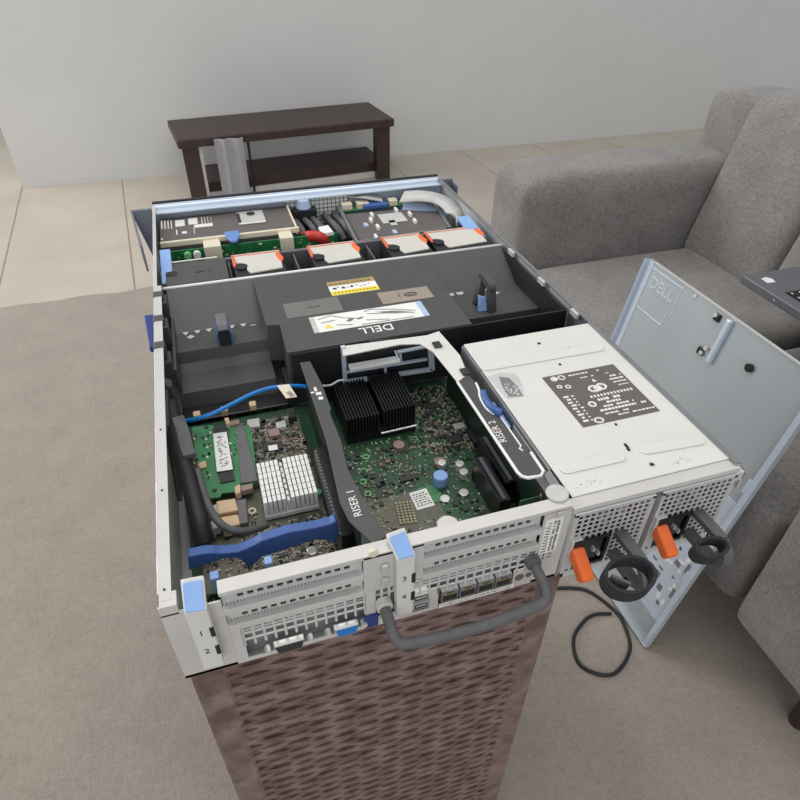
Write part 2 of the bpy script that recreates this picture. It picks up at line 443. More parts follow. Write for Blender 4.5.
lbox(mb, 0, LW, LL-.0012, LL, 0, .012); lbox(mb, 0, LW, 0, .0012, -.008, .0)
mb.build('panel', 'lid_steel', LD)
mb = MB(); lbox(mb, -.001, .0004, 0, LL, -.001, .011); lbox(mb, -.001, .018, 0, LL, .0, .0012)
mb.build('side_flange', 'lid_edge', LD)
mb = MB(); lbox(mb, LW-.0006, LW+.001, 0, LL, -.001, .010); lbox(mb, LW-.010, LW+.001, 0, LL, .009, .0102)
for t0 in (.20, .44): lbox(mb, LW-.016, LW-.0098, t0, t0+.03, .009, .0102)
mb.build('side_flange', 'lid_edge', LD)
mb = MB(); lbox(mb, .02, LW, -.002, .0, -.003, .003); mb.build('top_hem', 'steel_beige', LD)
mb = MB()                                           # pressed frame and lettering in the corner
for s0, s1, t0, t1 in ((.018, .110, .0095, .0115), (.108, .110, .0115, .066), (.0975, .0995, .066, .094), (.02, .0995, .094, .0955)):
    lbox(mb, s0, s1, t0, t1, -.0002, .001)
mb.text('DELL', LM @ Matrix.Translation((.062, .036, .0004)) @ Matrix.Rotation(math.pi, 4, 'X') , .032, .0006)
mb.build('embossed_frame', 'lid_edge', LD, .0003)
mb = MB(); lbox(mb, .231, .241, .004, .090, .0, .009); mb.build('latch_rail', 'lid_edge', LD, .002)
mb = MB()
for s, t in ((.209, .016), (.210, .084)):
    mb = MB(); lbox(mb, s-.008, s+.005, t-.008, t+.006, .0, .004); mb.build('latch_catch', 'black_gloss', LD, .001)
mb = MB(); mb.cyl(lp(.31, .052, 0), lp(.31, .052, .006), .0075, 18); mb.build('knob', 'black_gloss', LD, .001)
mb = MB()
for s, t in ((.204, .012), (.213, .084), (.218, .072)): mb.cyl(lp(s, t, .003), lp(s, t, .006), .004, 12)
mb.build('latch_rivet', 'silver', LD)
mb = MB(); lbox(mb, .14, .146, .004, .010, 0, .003); mb.build('tab', 'edge_white', LD)
mb = MB(); lbox(mb, .325, .421, .262, .604, 0, .0008); stk = mb.build('service_sticker', 'lid_edge', LD)
stk['label'] = 'pale service sticker with line drawings'
mb = MB()
rnd = random.Random(5)
for i in range(26):
    s = rnd.uniform(.335, .405); t = rnd.uniform(.42, .565); w = rnd.uniform(.004, .014); h = rnd.uniform(.004, .016)
    mb.mi = 0 if rnd.random() < .7 else 1
    lbox(mb, s, min(s+w, .418), t, t+h, .0008, .0011)
mb.mi = 1
for s, t in ((.352, .552), (.366, .524), (.41, .517), (.408, .445)): lbox(mb, s, s+.006, t-.012, t+.012, .0008, .0014)
mb.build('drawing', ['print', 'steel_dark'], stk)

# ------------------------------------------------------------------ floor cable
mb = MB()
mb.tube(bez([(.62, .44, FL+.010), (.70, .42, FL+.010), (.7378, .3986, FL+.010), (.7629, .3483, FL+.010), (.768, .31, FL+.010), (.745, .25, FL+.010), (.68, .215, FL+.010), (.63, .25, FL+.010), (.645, .305, FL+.010), (.6878, .3359, FL+.010), (.7197, .3436, FL+.010), (.755, .335, FL+.010)]), .0038, 8)
tag(mb.build('power_cord', 'black_deep', None, 0, True), 'thin black cord lying on the rug under the server rear', 'cord')

exec_server = True
# ================================================================== SERVER
SV = thing('rack_server', 'open silver rack server with its lid off showing circuit boards, fans and two power supplies', 'server', (.217, .335, 0))
W, D, H = .434, .67, .086
# ---- chassis
mb = MB()
mb.box(0, W, 0, D, 0, .0015)
mb.box(0, .0012, .0, D, .0015, H)                       # left wall
mb.box(.0012, .0032, .02, .28, .012, .060)              # raised bands on the inside of the wall
mb.box(.0012, .0026, .02, .28, .064, .076)
for y in (.03, .10, .20): mb.box(-.0006, .0, y, y+.012, .070, .084)
mb.box(W-.0012, W, 0, D, .0015, H)
mb.box(W, W+.0085, -.002, .030, .0665, .0755); mb.box(W+.007, W+.0085, -.002, .030, .056, .0755)              # slide tab at the rear right
for y in (.235, .31, .39): mb.box(W-.0075, W-.0042, y, y+.014, H-.006, H)
ch = mb.build('chassis', 'steel', SV, .0004)
mb = MB(); mb.box(.0012, .0085, .004, .425, H-.0012, H+.0002); mb.box(.0012, .004, .425, D, H-.0012, H+.0002); mb.build('wall_lip', 'steel_beige', ch)
mb = MB(); mb.box(W-.0042, W+.0002, .0, D, H-.0012, H+.0002); mb.build('wall_lip', 'steel_dark', ch)
mb = MB()
for y, z in ((.012, .078), (.10, .08), (.17, .08)): mb.cyl((.0045, y, H), (.0045, y, H+.0006), .0009, 10)
mb.build('rivet', 'ink', ch)
# ---- front panel
FP = MB()
FP.tube([(.0, .672, .082), (W, .672, .082)], .0042, 12)
FP.box(0, W, .655, .668, .079, .0815); FP.box(0, W, .676, .679, .0, .086)
FP.box(0, .006, .668, .68, .0, .084); FP.box(W-.006, W, .668, .68, .0, .084)
fp = FP.build('front_panel', 'lid_edge', SV, .0006)
mb = MB(); mb.box(0, W, .679, .684, .004, .088); mb.build('front_bezel', 'black_deep', fp)
mb = MB(); mb.lattice(.187, .282, .035, .078, 15, 7, .0010, .6660, .6668); mb.build('perforated_plate', 'steel_dark', fp); bx('bright_backing', 'white', fp, .187, .282, .6672, .6688, .034, .0785)  # added white plate stands in for bright light passing through the holes
mb = MB(); mb.prism([(-.030, .668, .084), (-.002, .668, .084), (-.002, .668, .004), (-.014, .668, .004)], (0, .004, 0)); mb.prism([(-.030, .667, .083), (-.030, .667, .010), (-.0245, .625, .010), (-.0245, .625, .050)], (.003, 0, 0)); mb.build('rack_ear', 'ear_grey', SV, .001)
mb = MB(); mb.box(W, W+.022, .668, .672, .0, .084); mb.box(W+.019, W+.022, .645, .668, .010, .080); mb.build('rack_ear', 'ear_grey', SV, .001)
mb = MB(); mb.prism([(-.002, .378, .03), (-.0155, .378, .03), (-.0215, .450, .03), (-.002, .450, .03)], (0, 0, .008)); mb.build('slide_release', 'navy', SV, .001)
# ---- hard drive cages / boards at the front
DC = MB(); DC.box(.006, .186, .574, .662, .012, .070); dc = DC.build('drive_cage', 'grey_label', SV, .001)
mb = MB(); mb.box(.006, .190, .571, .576, .066, .073); mb.box(.186, .1885, .574, .662, .06, .073); mb.build('cage_rim', 'cream', dc, .0006)
mb = MB(); mb.box(.112, .150, .608, .652, .070, .0725); mb.build('drive_plate', 'silver', dc, .001)
mb = MB(); mb.cyl((.132, .640, .0725), (.132, .640, .0735), .006, 14); mb.box(.112, .116, .612, .645, .0725, .0732); mb.build('plate_knob', 'black_gloss', dc)
mb = MB()
def zb(mb, u0, v0, u1, v1, z, h=.0006):
    """thin label rectangle aligned with the server axes from two opposite photo corners on plane z"""
    a, b = az(u0, v0, z), az(u1, v1, z); mb.box(min(a.x, b.x), max(a.x, b.x), min(a.y, b.y), max(a.y, b.y), z, z+h); return mb
for k in range(4): zb(mb, 161+k*3.2, 221, 162.6+k*3.2, 229, .070)
zb(mb, 175, 221, 185, 226, .070); zb(mb, 188, 219, 198, 224, .070)
for k in range(4): zb(mb, 201+k*3, 217.5-.3*k, 202.8+k*3, 224, .070)
zb(mb, 194, 225.2, 213, 226, .070); zb(mb, 176, 230, 177.6, 235, .070); zb(mb, 193.5, 228, 195, 234, .070)
zb(mb, 161, 239, 163, 240, .070); zb(mb, 182, 232, 187, 233.5, .070)
mb.build('printed_legend', 'print', dc)
BP = MB(); BP.box(.006, .240, .556, .559, .012, .066); bp = BP.build('drive_backplane', 'pcb_green', SV)
for x, w in ((.060, .022), (.160, .018)): bx('drive_connector', 'cream', bp, x, x+w, .548, .572, .052, .0705, .001)
for x in (.058, .158): bx('cable_header', 'chip', bp, x, x+.024, .540, .556, .030, .050, .001)
for (x, mm) in ((.038, 'pale_green'), (.050, 'white')):
    MB().cyl((x, .555, .060), (x, .549, .060), .0048, 18).build('stamp_dot', mm, bp)
mb = MB(); mb.prism([(.090, .578, .0722), (.109, .578, .0722), (.109, .562, .0722), (.103, .546, .0722), (.096, .546, .0722), (.090, .562, .0722)], (0, 0, .004)); mb.build('release_latch', 'blue_soft', bp, .001)
rnd = random.Random(3)
def scatter(board, x0, x1, y0, y1, z, n, seed, skip=(), big=1., name='surface_component'):
    r = random.Random(seed); mb = MB()
    for i in range(n):
        x, y = r.uniform(x0, x1), r.uniform(y0, y1)
        if any(a <= x <= b and c <= y <= d for a, b, c, d in skip): continue
        k = r.random()
        if k < .55: w, h, t, mb.mi = .0012, .0022, .0008, r.choice((0, 0, 1, 2))
        elif k < .8: w, h, t, mb.mi = .0022, .0015, .0014, r.choice((0, 1, 4))
        elif k < .93: w, h, t, mb.mi = .0035, .003, .0014, r.choice((2, 2, 3))
        else: w, h, t, mb.mi = .0055, .0045, .0018, r.choice((2, 2, 3))
        w *= big; h *= big
        if r.random() < .5: w, h = h, w
        mb.box(x-w/2, x+w/2, y-h/2, y+h/2, z, z+t)
    return tag(mb.build(name, ['pad', 'cable_grey', 'chip', 'cap_dull', 'pad'], board), kind='stuff')
mb = MB(); r = random.Random(11)
for i in range(150):
    x = r.uniform(.01, .235); z = r.uniform(.03, .064); w = r.choice((.0015, .002, .004)); mb.mi = r.randrange(5)
    mb.box(x, x+w, .5545, .556, z, z+.0016)
tag(mb.build('surface_component', ['gold', 'silver', 'chip', 'pcb_light', 'cream'], bp), kind='stuff')
# right bay: second drive cage with carrier tray and control board
D2 = MB(); D2.prism([az(345, 214, .062), az(436, 206, .062), az(450, 227, .062), az(359, 240, .062)], (0, 0, -.04)); d2 = D2.build('optical_drive', 'grey_label', SV, .0008)
mb = MB()
a, b = az(339, 208, .062), az(358, 245, .062); mb.tube([a, b], .0022, flat=.003, upv=(0, 0, 1))
a, b = az(434, 205, .062), az(450, 229, .062); mb.tube([a, b], .0018, flat=.003, upv=(0, 0, 1))
a, b = az(358, 243, .062), az(446, 230, .062); mb.tube([a, b], .0016, flat=.003, upv=(0, 0, 1))
mb.build('tray_rail', 'steel_dark', d2)
mb = MB(); zb(mb, 377, 215, 408, 221, .0625); zb(mb, 388, 221, 398, 225, .0625); zb(mb, 375, 225, 381, 229, .0625); mb.build('drive_label', 'cable_grey', d2)
mb = MB()
for u, v in ((372, 214), (371, 219), (396, 209), (410, 213), (415, 220), (378, 226), (376, 236)):
    p = az(u, v, .066); bx('white_clip', 'white', d2, p.x-.0018, p.x+.0018, p.y-.006, p.y+.006, .058, .067, .0006)
mb = MB()
for u, v, m_ in ((366, 224, 0), (395, 231, 0)):
    p = az(u, v, .064); bx('blue_clip', 'ribbon_blue', d2, p.x-.003, p.x+.003, p.y-.006, p.y+.006, .058, .064, .001)
a = az(338, 207, .066); b = az(404, 200, .066)
mb = MB(); mb.box(a.x, b.x, a.y-.004, a.y+.022, .058, .060); cb = mb.build('control_board', 'pcb_light', SV)
mb = MB()
for u0, u1, v in ((341, 352, 205), (356, 369, 204), (388, 397, 201)):
    p, q = az(u0, v, .066), az(u1, v, .066); bx('board_connector', 'cream', cb, p.x, q.x, p.y-.008, p.y+.006, .060, .069, .001)
mb = MB(); mb.tube([az(352, 193, .074), az(366, 195, .074), az(381, 198, .068)], .0008, flat=.016, upv=(0, 1, 0)); mb.build('ribbon_cable', 'cable_grey', SV)
mb = MB(); mb.box(.30, .338, .634, .648, .062, .068); mb.build('ribbon_connector', 'blue_mid', SV, .001)
mb = MB()
path = bez([az(402, 197, .076), az(420, 196, .082), az(438, 199, .080), az(450, 207, .074), az(456, 216, .068), az(457, 228, .058)])
mb.tube(path, .0009, flat=.013, upv=(.35, 1, .25)); rb = mb.build('ribbon_cable', 'cable_grey', SV, 0, True)
path = [Vector(p)+Vector((-.004, -.012, -.006)) for p in bez([az(403, 200, .070), az(418, 201, .070), az(434, 206, .066), az(446, 211, .062)])]
MB().tube(path, .0009, flat=.009, upv=(.2, 1, .5)).build('ribbon_cable', 'ribbon_blue', SV, 0, True)
# centre cables behind the fans
mb = MB()
for u0, v0, u1, v1 in ((292, 218, 305, 240), (300, 216, 318, 238), (308, 215, 326, 236), (322, 214, 345, 240), (331, 212, 352, 238)):
    mb.tube(bez([az(u0, v0, .045), az((u0+u1)/2+3, (v0+v1)/2, .058), az(u1, v1, .046)]), .0048, 8)
mb.build('cable_bundle', 'rubber', SV, 0, True)
mb = MB(); mb.tube(bez([az(300, 238, .055), az(312, 236, .064), az(322, 238, .062), az(326, 246, .045)]), .0075, 10); mb.build('red_cable', 'red', SV, 0, True)
mb = MB(); mb.tube(bez([az(288, 236, .056), az(300, 238, .056), az(309, 237, .062)]), .0078, 10); mb.build('black_cable', 'black_deep', SV, 0, True)
mb = MB(); mb.prism([az(318, 227, .066), az(328, 225, .066), az(334, 233, .066), az(323, 235, .066)], (0, 0, -.003)); mb.build('cable_tag', 'white', SV)
mb = MB(); p = az(303, 202, .075); mb.box(p.x-.018, p.x+.018, p.y-.01, p.y+.004, .03, .066); mb.build('sensor_block', 'black_deep', SV, .001)
MB().cyl((p.x, p.y, .066), (p.x, p.y, .080), .012, 18, .009).build('intrusion_lamp', 'ribbon_blue', SV, .002)
# black block added as the shade at the bottom; the cables lie on it
bx('shade_tray', 'black_deep', SV, .19, .43, .51, .655, .0015, .022)
# ---- fan cage
FC = MB()
FC.box(.004, .430, .508, .514, .004, .069)
FC.box(.004, .430, .429, .436, .004, .0785)
FC.box(.006, .430, .436, .508, .004, .020)
for x in (.087, .170, .2685, .3475): FC.box(x-.001, x+.001, .436, .508, .020, .066)
fc = FC.build('fan_cage', 'grey_plastic', SV, .0006)
mb = MB(); mb.tube([(.009, .4275, .0800), (.430, .4275, .0800)], .0019, 8); mb.build('cage_rod', 'white', fc, 0, True)
FC = None
for x0, x1, y0 in ((.007, .020, .515), (.405, .423, .512)):
    mb = MB(); mb.prism([(x0, y0-.06, .0735), (x1, y0-.06, .0735), (x1, y0+.012, .0835), (x0, y0+.012, .0835)] if x0 < .1 else [(x0, y0-.03, .0775), (x1, y0-.05, .0775), (x1, y0+.012, .0835), (x0, y0+.012, .0835)], (0, 0, -.004))
    mb.build('cage_latch', 'blue', fc, .001)
fans = [(.092, .152), (.187, .250), (.2855, .341), (.3465, .4215)]
for i, (a, b) in enumerate(fans):
    mb = MB(); mb.box(a, b, .441, .497, .020, .0765); fn = mb.build('fan_module', 'black_deep', SV, .001)
    mb = MB()
    out = [(a+.004, .444), (a+.012, .444), (a+.016, .448), (a+.020, .444), (b-.012, .444), (b-.004, .452), (b-.002, .496), (a, .497)]
    # near corner cut round the finger hole
    out = [(a+.017, .443), (b-.004, .447), (b-.001, .497), (a, .497), (a+.001, .474), (a+.010, .472), (a+.015, .464), (a+.014, .453)]
    mb.prism([(x, y, .0765) for x, y in out], (0, 0, .0022)); mb.build('fan_cover', 'fan_white', fn, .0006)
    mb = MB(); mb.box(a+.001, b-.002, .4915, .4935, .0787, .0791); mb.build('orange_line', 'orange_red', fn)
    MB().prism([(a-.001, .496, .0775), (a+.002, .496, .0775), (a+.0035, .474, .0775), (a+.0012, .462, .0775), (a-.001, .464, .0775)], (0, 0, .002)).build('finger_grip', 'orange_red', fn, .0006)
    MB().prism([(b-.0075, .485, .0775), (b-.003, .489, .0775), (b+.001, .470, .0775), (b-.002, .462, .0775), (b-.006, .470, .0775)], (0, 0, .003)).build('finger_grip', 'orange', fn, .0008)
    MB().cyl((a+.0085, .4625, .0766), (a+.0085, .4625, .0788), .0075, 16).build('finger_hole', 'black_deep', fn)
mb = MB(); mb.box(.012, .084, .441, .498, .020, .0765); bl = mb.build('fan_blank', 'black', SV, .001)
mb = MB(); mb.cyl((.019, .470, .0762), (.019, .470, .0768), .007, 16); mb.build('finger_hole', 'black_deep', bl)
mb = MB(); mb.box(.018, .074, .4995, .5015, .0765, .0775); mb.build('printed_line', 'print', bl)
mb = MB(); mb.box(.046, .056, .465, .468, .0765, .0767); mb.box(.060, .064, .466, .468, .0765, .0767); mb.build('moulded_mark', 'black_deep', bl)
# ---- air shroud over processor and memory
zT = .0805
SH = MB()
outline = [(.1085, .4245), (.3175, .4245), (.3165, .2585), (.1225, .2600), (.1235, .3135), (.1105, .3165)]
SH.prism([(x, y, zT) for x, y in outline], (0, 0, -.045))
# left pocket
SH.sheet([(.4245, .0785), (.374, .050), (.336, .050), (.334, .038), (.324, .030), (.290, .030), (.286, .014)], 'x', .0125, .1105, -.002)
# right pocket
SH.sheet([(.4245, .0785), (.416, .074), (.372, .050), (.312, .050), (.309, .012)], 'x', .3165, .4285, -.002)
sh = SH.build('air_shroud', 'black', SV, .0012)
mb = MB(); mb.box(.4265, .4290, .262, .4245, .02, .0785); mb.build('side_wall', 'black_deep', sh)  # shade on this inner wall put in as a blacker plastic
mb = MB(); mb.box(.3172, .4290, .2575, .2595, .012, .0785); mb.box(.125, .3165, .2568, .2584, .036, .0788); mb.build('rear_wall', 'black_deep', sh)  # shroud walls in shade, painted blacker than the rest of the shroud
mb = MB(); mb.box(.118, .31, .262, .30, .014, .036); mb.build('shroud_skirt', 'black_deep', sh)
mb = MB()
for y, z in ((.405, .078), (.352, .078), (.300, .070)):
    mb.box(.003, .0125, y-.010, y+.010, z-.03, z+.002); mb.box(-.0006, .010, y-.006, y+.006, z+.002, H+.001)
mb.box(.0125, .016, .290, .425, .03, .062)
mb.build('side_clip', 'black', sh, .001)
# ledge arrows and lettering
mb = MB()
for k in range(6):
    if k == 3: continue
    x = .026+k*.0125; mb.prism([(x-.0035, .3735, .0522), (x+.0035, .3735, .0522), (x+.001, .3675, .0522), (x-.001, .3675, .0522)], (0, 0, .0003))
mb.prism([(.0265, .362, .0522), (.031, .358, .0522), (.0355, .362, .0522), (.031, .366, .0522)], (0, 0, .0003))
for x in (.096, .0985, .101): mb.box(x, x+.0015, .366, .3685, .0522, .0525)
mb.build('printed_arrow', 'cable_grey', sh)
mb = MB()
for x in (.333, .345, .380): mb.prism([(x, .3735, .0522), (x+.010, .3735, .0522), (x+.008, .366, .0522), (x+.001, .366, .0522)], (0, 0, .0003))
mb.prism([(.387, .358, .0522), (.392, .354, .0522), (.398, .358, .0522), (.392, .362, .0522)], (0, 0, .0003))
mb.build('printed_arrow', 'cable_grey', sh)
# levers
for pts, w in (([(.0665, .352, .055), (.0665, .350, .080), (.0665, .330, .083), (.0665, .322, .078)], .0055),):
    mb = MB(); mb.tube(bez(pts, 5), w, flat=.002, upv=(0, .3, 1)); lv = mb.build('shroud_lever', 'grey_plastic', sh, .0006)
    mb = MB(); mb.box(.0605, .0725, .334, .352, .052, .078); mb.build('lever_socket', 'black_deep', lv)
    mb = MB(); mb.box(.0585, .0605, .336, .358, .052, .066); mb.box(.0725, .0745, .336, .358, .052, .066); mb.build('lever_side', 'blue_mid', lv)
mb = MB()
P_ = lambda u, v, z: az(u, v, z)
a0, a1 = az(476, 312, .052), az(494, 315, .052)
lb0, lt0, lt1, lb1 = az(477, 304, .052), az(483.5, 277, .082), az(491, 286, .082), az(491.5, 311, .052)
xl_ = (lt0.x+lt1.x)/2
mb = MB(); mb.tube(bez([lb0, lb0*.25+lt0*.75, lt0, (lt0+lt1)/2+Vector((0, 0, .0015)), lt1, lb1*.25+lt1*.75, lb1], 6), .0036, flat=.0045, upv=(1, .15, 0)); lv = mb.build('shroud_lever', 'black', sh, .001)
ft = az(481, 309, .052)
mb = MB(); mb.prism([ft+Vector((-.006, -.006, 0)), ft+Vector((.008, -.006, 0)), ft+Vector((.007, 0, .013)), ft+Vector((-.004, 0, .018))], (0, .004, 0)); mb.build('lever_foot', 'blue', lv, .0008)
# stickers on the shroud
mb = MB(); mb.box(.189, .2445, .3565, .3885, zT, zT+.0003); yl_ = mb.build('warning_sticker', 'white', sh)
mb = MB(); mb.box(.189, .2445, .3565, .3655, zT+.0003, zT+.0006); mb.build('yellow_band', 'yellow', yl_)
mb = MB(); mb.box(.189, .2445, .3785, .3885, zT+.0003, zT+.0006); mb.build('olive_band', 'gold', yl_)
mb = MB(); rr = random.Random(2)
for k in range(9): x = .193+k*.0052; mb.box(x, x+rr.uniform(.002, .0045), .368+rr.uniform(0, .006), .370+rr.uniform(0, .006), zT+.0003, zT+.0006)
for k in range(10): x = .192+k*.005; mb.box(x, x+.003, .3815, .383, zT+.0006, zT+.0008)
for k in range(12): x = .192+k*.0042; mb.box(x, x+.0025, .3605, .3618, zT+.0006, zT+.0008)
mb.build('fine_print', 'ink', yl_)
mb = MB(); mb.box(.133, .194, .3225, .3540, zT, zT+.0003); g1 = mb.build('faded_sticker', 'shroud_label', sh)
mb = MB(); [mb.box(.158+k*.0028, .1598+k*.0028, .337, .340, zT+.0003, zT+.0005) for k in range(5)]; mb.build('fine_print', 'black', g1)
mb = MB(); mb.box(.2385, .2978, .3225, .3488, zT, zT+.0003); g2 = mb.build('tan_sticker', 'tan_label', sh)
mb = MB(); mb.box(.2605, .2615, .333, .340, zT+.0003, zT+.0006)
mb.tube([(.274+.007*math.cos(t), .3355+.0035*math.sin(t), zT+.0005) for t in [2*math.pi*i/20 for i in range(20)]], .0006, 6, closed=True)
mb.box(.271, .277, .335, .3358, zT+.0003, zT+.0006); mb.build('fine_print', 'ink', g2)
mb = MB(); mb.box(.1547, .2797, .2862, .3178, zT, zT+.0003); ins = mb.build('instruction_sticker', 'white', sh)
mb = MB(); mb.box(.1547, .1600, .2862, .3178, zT+.0003, zT+.0005); mb.build('grey_band', 'cable_grey', ins)
mb = MB(); mb.box(.2735, .2797, .2862, .3178, zT+.0003, zT+.0005); mb.build('blue_band', 'ribbon_blue', ins)
mb = MB(); mb.prism([(.167, .2915, zT+.0003), (.1755, .2915, zT+.0003), (.1712, .2995, zT+.0003)], (0, 0, .0003)); mb.build('warning_triangle', 'yellow', ins)
mb = MB(); z_ = zT+.0004
def line(mb, p, q, w=.0005): mb.tube([(p[0], p[1], z_), (q[0], q[1], z_)], w, 5)
for p, q in (((.163, .311), (.178, .315)), ((.178, .315), (.190, .307)), ((.190, .307), (.204, .302)), ((.165, .303), (.180, .305)), ((.214, .313), (.222, .316)), ((.222, .316), (.247, .309)), ((.216, .308), (.243, .302)), ((.247, .309), (.268, .300)), ((.243, .302), (.266, .296)), ((.212, .296), (.236, .291)), ((.23, .3075), (.255, .301)), ((.232, .3055), (.252, .3)), ((.234, .304), (.25, .2995)), ((.180, .295), (.196, .291)), ((.205, .2885), (.262, .2885))): line(mb, p, q)
mb.prism([(.191, .300, z_), (.196, .304, z_), (.200, .302, z_), (.195, .298, z_)], (0, 0, .0003)); mb.prism([(.203, .302, z_), (.210, .304, z_), (.210, .3015, z_), (.204, .2995, z_)], (0, 0, .0003))
mb.prism([(.226, .309, z_), (.246, .306, z_), (.264, .299, z_), (.243, .3035, z_)], (0, 0, .0002))
mb.build('line_drawing', 'steel_dark', ins)
mb = MB(); mb.text('DELL', flat_text(.2174, .2765, zT+.0005, math.pi), .0165, .0004)
mb.build('lettering', 'white', sh)
# ---- memory strip seen under the shroud edge, white clips
mb = MB(); mb.box(.012, .118, .262, .288, .0015, .016); dm = mb.build('memory_socket', 'black_gloss', SV, .001)
for x in (.026, .053, .0815): MB().box(x-.0035, x+.0035, .262, .270, .010, .022).build('socket_clip', 'tan', dm, .001)
mb = MB()
for x in (.018, .038, .045, .066, .073, .095, .103): mb.box(x-.002, x+.002, .262, .266, .006, .014)
mb.build('socket_contact', 'chip', dm)
# ---- motherboard
mb = MB(); mb.box(.010, .288, .008, .262, .006, .010); mo = mb.build('motherboard', 'pcb', SV)
zB = .010
HX0, HX1, HY0, HY1 = .162, .2325, .1895, .250
scatter(mo, .150, .286, .012, .185, zB, 1250, 1, skip=((.197, .2245, .076, .1135), (.177, .200, .074, .108), (.22, .24, .104, .122)), big=.8)
o = scatter(mo, .236, .286, .150, .255, zB, 700, 2, big=.85)
scatter(mo, .012, .13, .012, .055, zB, 420, 3, big=.8, name='surface_component')
MB().box(.150, .222, .028, .112, zB, zB+.0004).build('ground_plane', 'pcb_grey', mo)
mb = MB(); mb.box(.208, .226, .093, .1135, zB, zB+.001)      # nothing here but a bare square pad
mb.build('bare_pad', 'pcb_light', mo)
q = az(428, 495, zB)
mb = MB(); mb.prism([az(409, 494, zB), az(426, 489, zB), az(435, 506, zB), az(417, 511, zB)], (0, 0, .0012)); ws = mb.build('white_sticker', 'white', mo)
mb = MB(); c0 = az(422, 500, zB+.0012); r = random.Random(9)
ux_, uy_ = (az(426, 489, zB)-az(409, 494, zB)).normalized(), (az(417, 511, zB)-az(409, 494, zB)).normalized()
for k in range(6):
    t = .0025
    while t < .0140:
        w = r.uniform(.0008, .003); p = az(409, 494, zB+.0013)+ux_*t+uy_*(.003+k*.0027); q = p+ux_*w; mb.tube([(p.x, p.y, zB+.0013), (q.x, q.y, zB+.0013)], .0005, 5); t += w+.0012
mb.build('fine_print', 'ink', ws)
p = az(440, 484, zB); MB().cyl((p.x, p.y, zB), (p.x, p.y, zB+.012), .0068, 22).build('blue_button', 'blue', mo, .0012)
mb = MB(); zc = zB+.011
for u, v in ((442, 462), (460, 463), (464, 471)):
    p = az(u, v, zB+.008); mb = MB().cyl((p.x, p.y, zB), (p.x, p.y, zB+.008), .0042, 18); mb.build('capacitor', 'silver', mo, .0008)
for u, v in ((399, 444), (440, 461)):
    p = az(u, v, zB+.006); MB().cyl((p.x, p.y, zB), (p.x, p.y, zB+.006), .0058, 18).build('inductor', 'cap_brown', mo, .0008)
for u, v in ((464, 492), (445, 498)):
    p = az(u, v, zB+.002); MB().cyl((p.x, p.y, zB), (p.x, p.y, zB+.002), .0045, 18).build('screw', 'silver', mo, .0006)
p = az(448, 524, zB+.004); MB().cyl((p.x, p.y, zB), (p.x, p.y, zB+.004), .0098, 24).build('coin_cell', 'silver', mo, .0008)
for u, v in ((366, 457), (364, 471), (363, 482), (368, 494)):
    p = az(u, v, zB+.0006); MB().tube([(p.x+.0028*math.cos(t), p.y+.0028*math.sin(t), zB+.0006) for t in [2*math.pi*i/16 for i in range(16)]], .0009, 6, closed=True).build('plated_ring', 'pale_green', mo)
mb = MB()
for i in range(5):
    for k in range(8):
        x, y = .181+i*.0032+k*.0004, .078+k*.0032-i*.0005; mb.box(x, x+.0019, y, y+.0024, zB, zB+.002)
tag(mb.build('resistor_row', ['pad'], mo), kind='stuff')
for u, v, w, h, t in ((409, 479, .018, .006, .0025), (455, 440, .014, .010, .003), (470, 418, .010, .012, .004), (432, 407, .012, .008, .003), (474, 440, .008, .02, .006)):
    p = az(u, v, zB); MB().box(p.x-w/2, p.x+w/2, p.y-h/2, p.y+h/2, zB, zB+t).build('chip', 'chip', mo, .0004)
p = az(459, 428, zB); MB().box(p.x-.006, p.x+.006, p.y-.004, p.y+.004, zB, zB+.004).build('crystal', 'silver', mo, .0006)
# slot connectors below the second riser
for (u0, v0, u1, v1) in ((478, 437, 518, 480), (476, 457, 509, 500)):
    a, b = az(u0, v0, .036), az(u1, v1, .036)
    xm = (a.x+b.x)/2
    mb = MB(); mb.box(xm-.0055, xm+.0055, b.y, a.y, .010, .036); sl = mb.build('riser_slot', 'black_gloss', mo, .0006)
    MB().box(xm-.0016, xm+.0016, b.y+.002, a.y-.002, .036, .0366).build('slot_key', 'grey_plastic', sl)
# ---- processor heat sink (black pin fins)
mb = MB(); mb.box(HX0, HX1, HY0, HY1, .015, .018)
nxp, nyp = 23, 22
for i in range(nxp):
    x = HX0+.0015+i*(HX1-HX0-.003)/(nxp-1)
    if abs(i-11) < .5: continue
    for k in range(nyp):
        y = HY0+.0012+k*(HY1-HY0-.0024)/(nyp-1)
        mb.box(x-.00085, x+.00085, y-.0011, y+.0011, .018, .041 if i < 11 else .044)
hs = mb.build('heat_sink', 'fin_black', mo)
MB().box(HX0, HX1, HY0, HY1, .010, .015).build('heat_sink_base', 'black_gloss', hs)
MB().tube([(.196, HY0-.0025, .0182), (.2325, HY0-.0025, .0195), (.2335, HY0-.0025, .0150)], .0010, 8).build('retaining_wire', 'silver', mo)
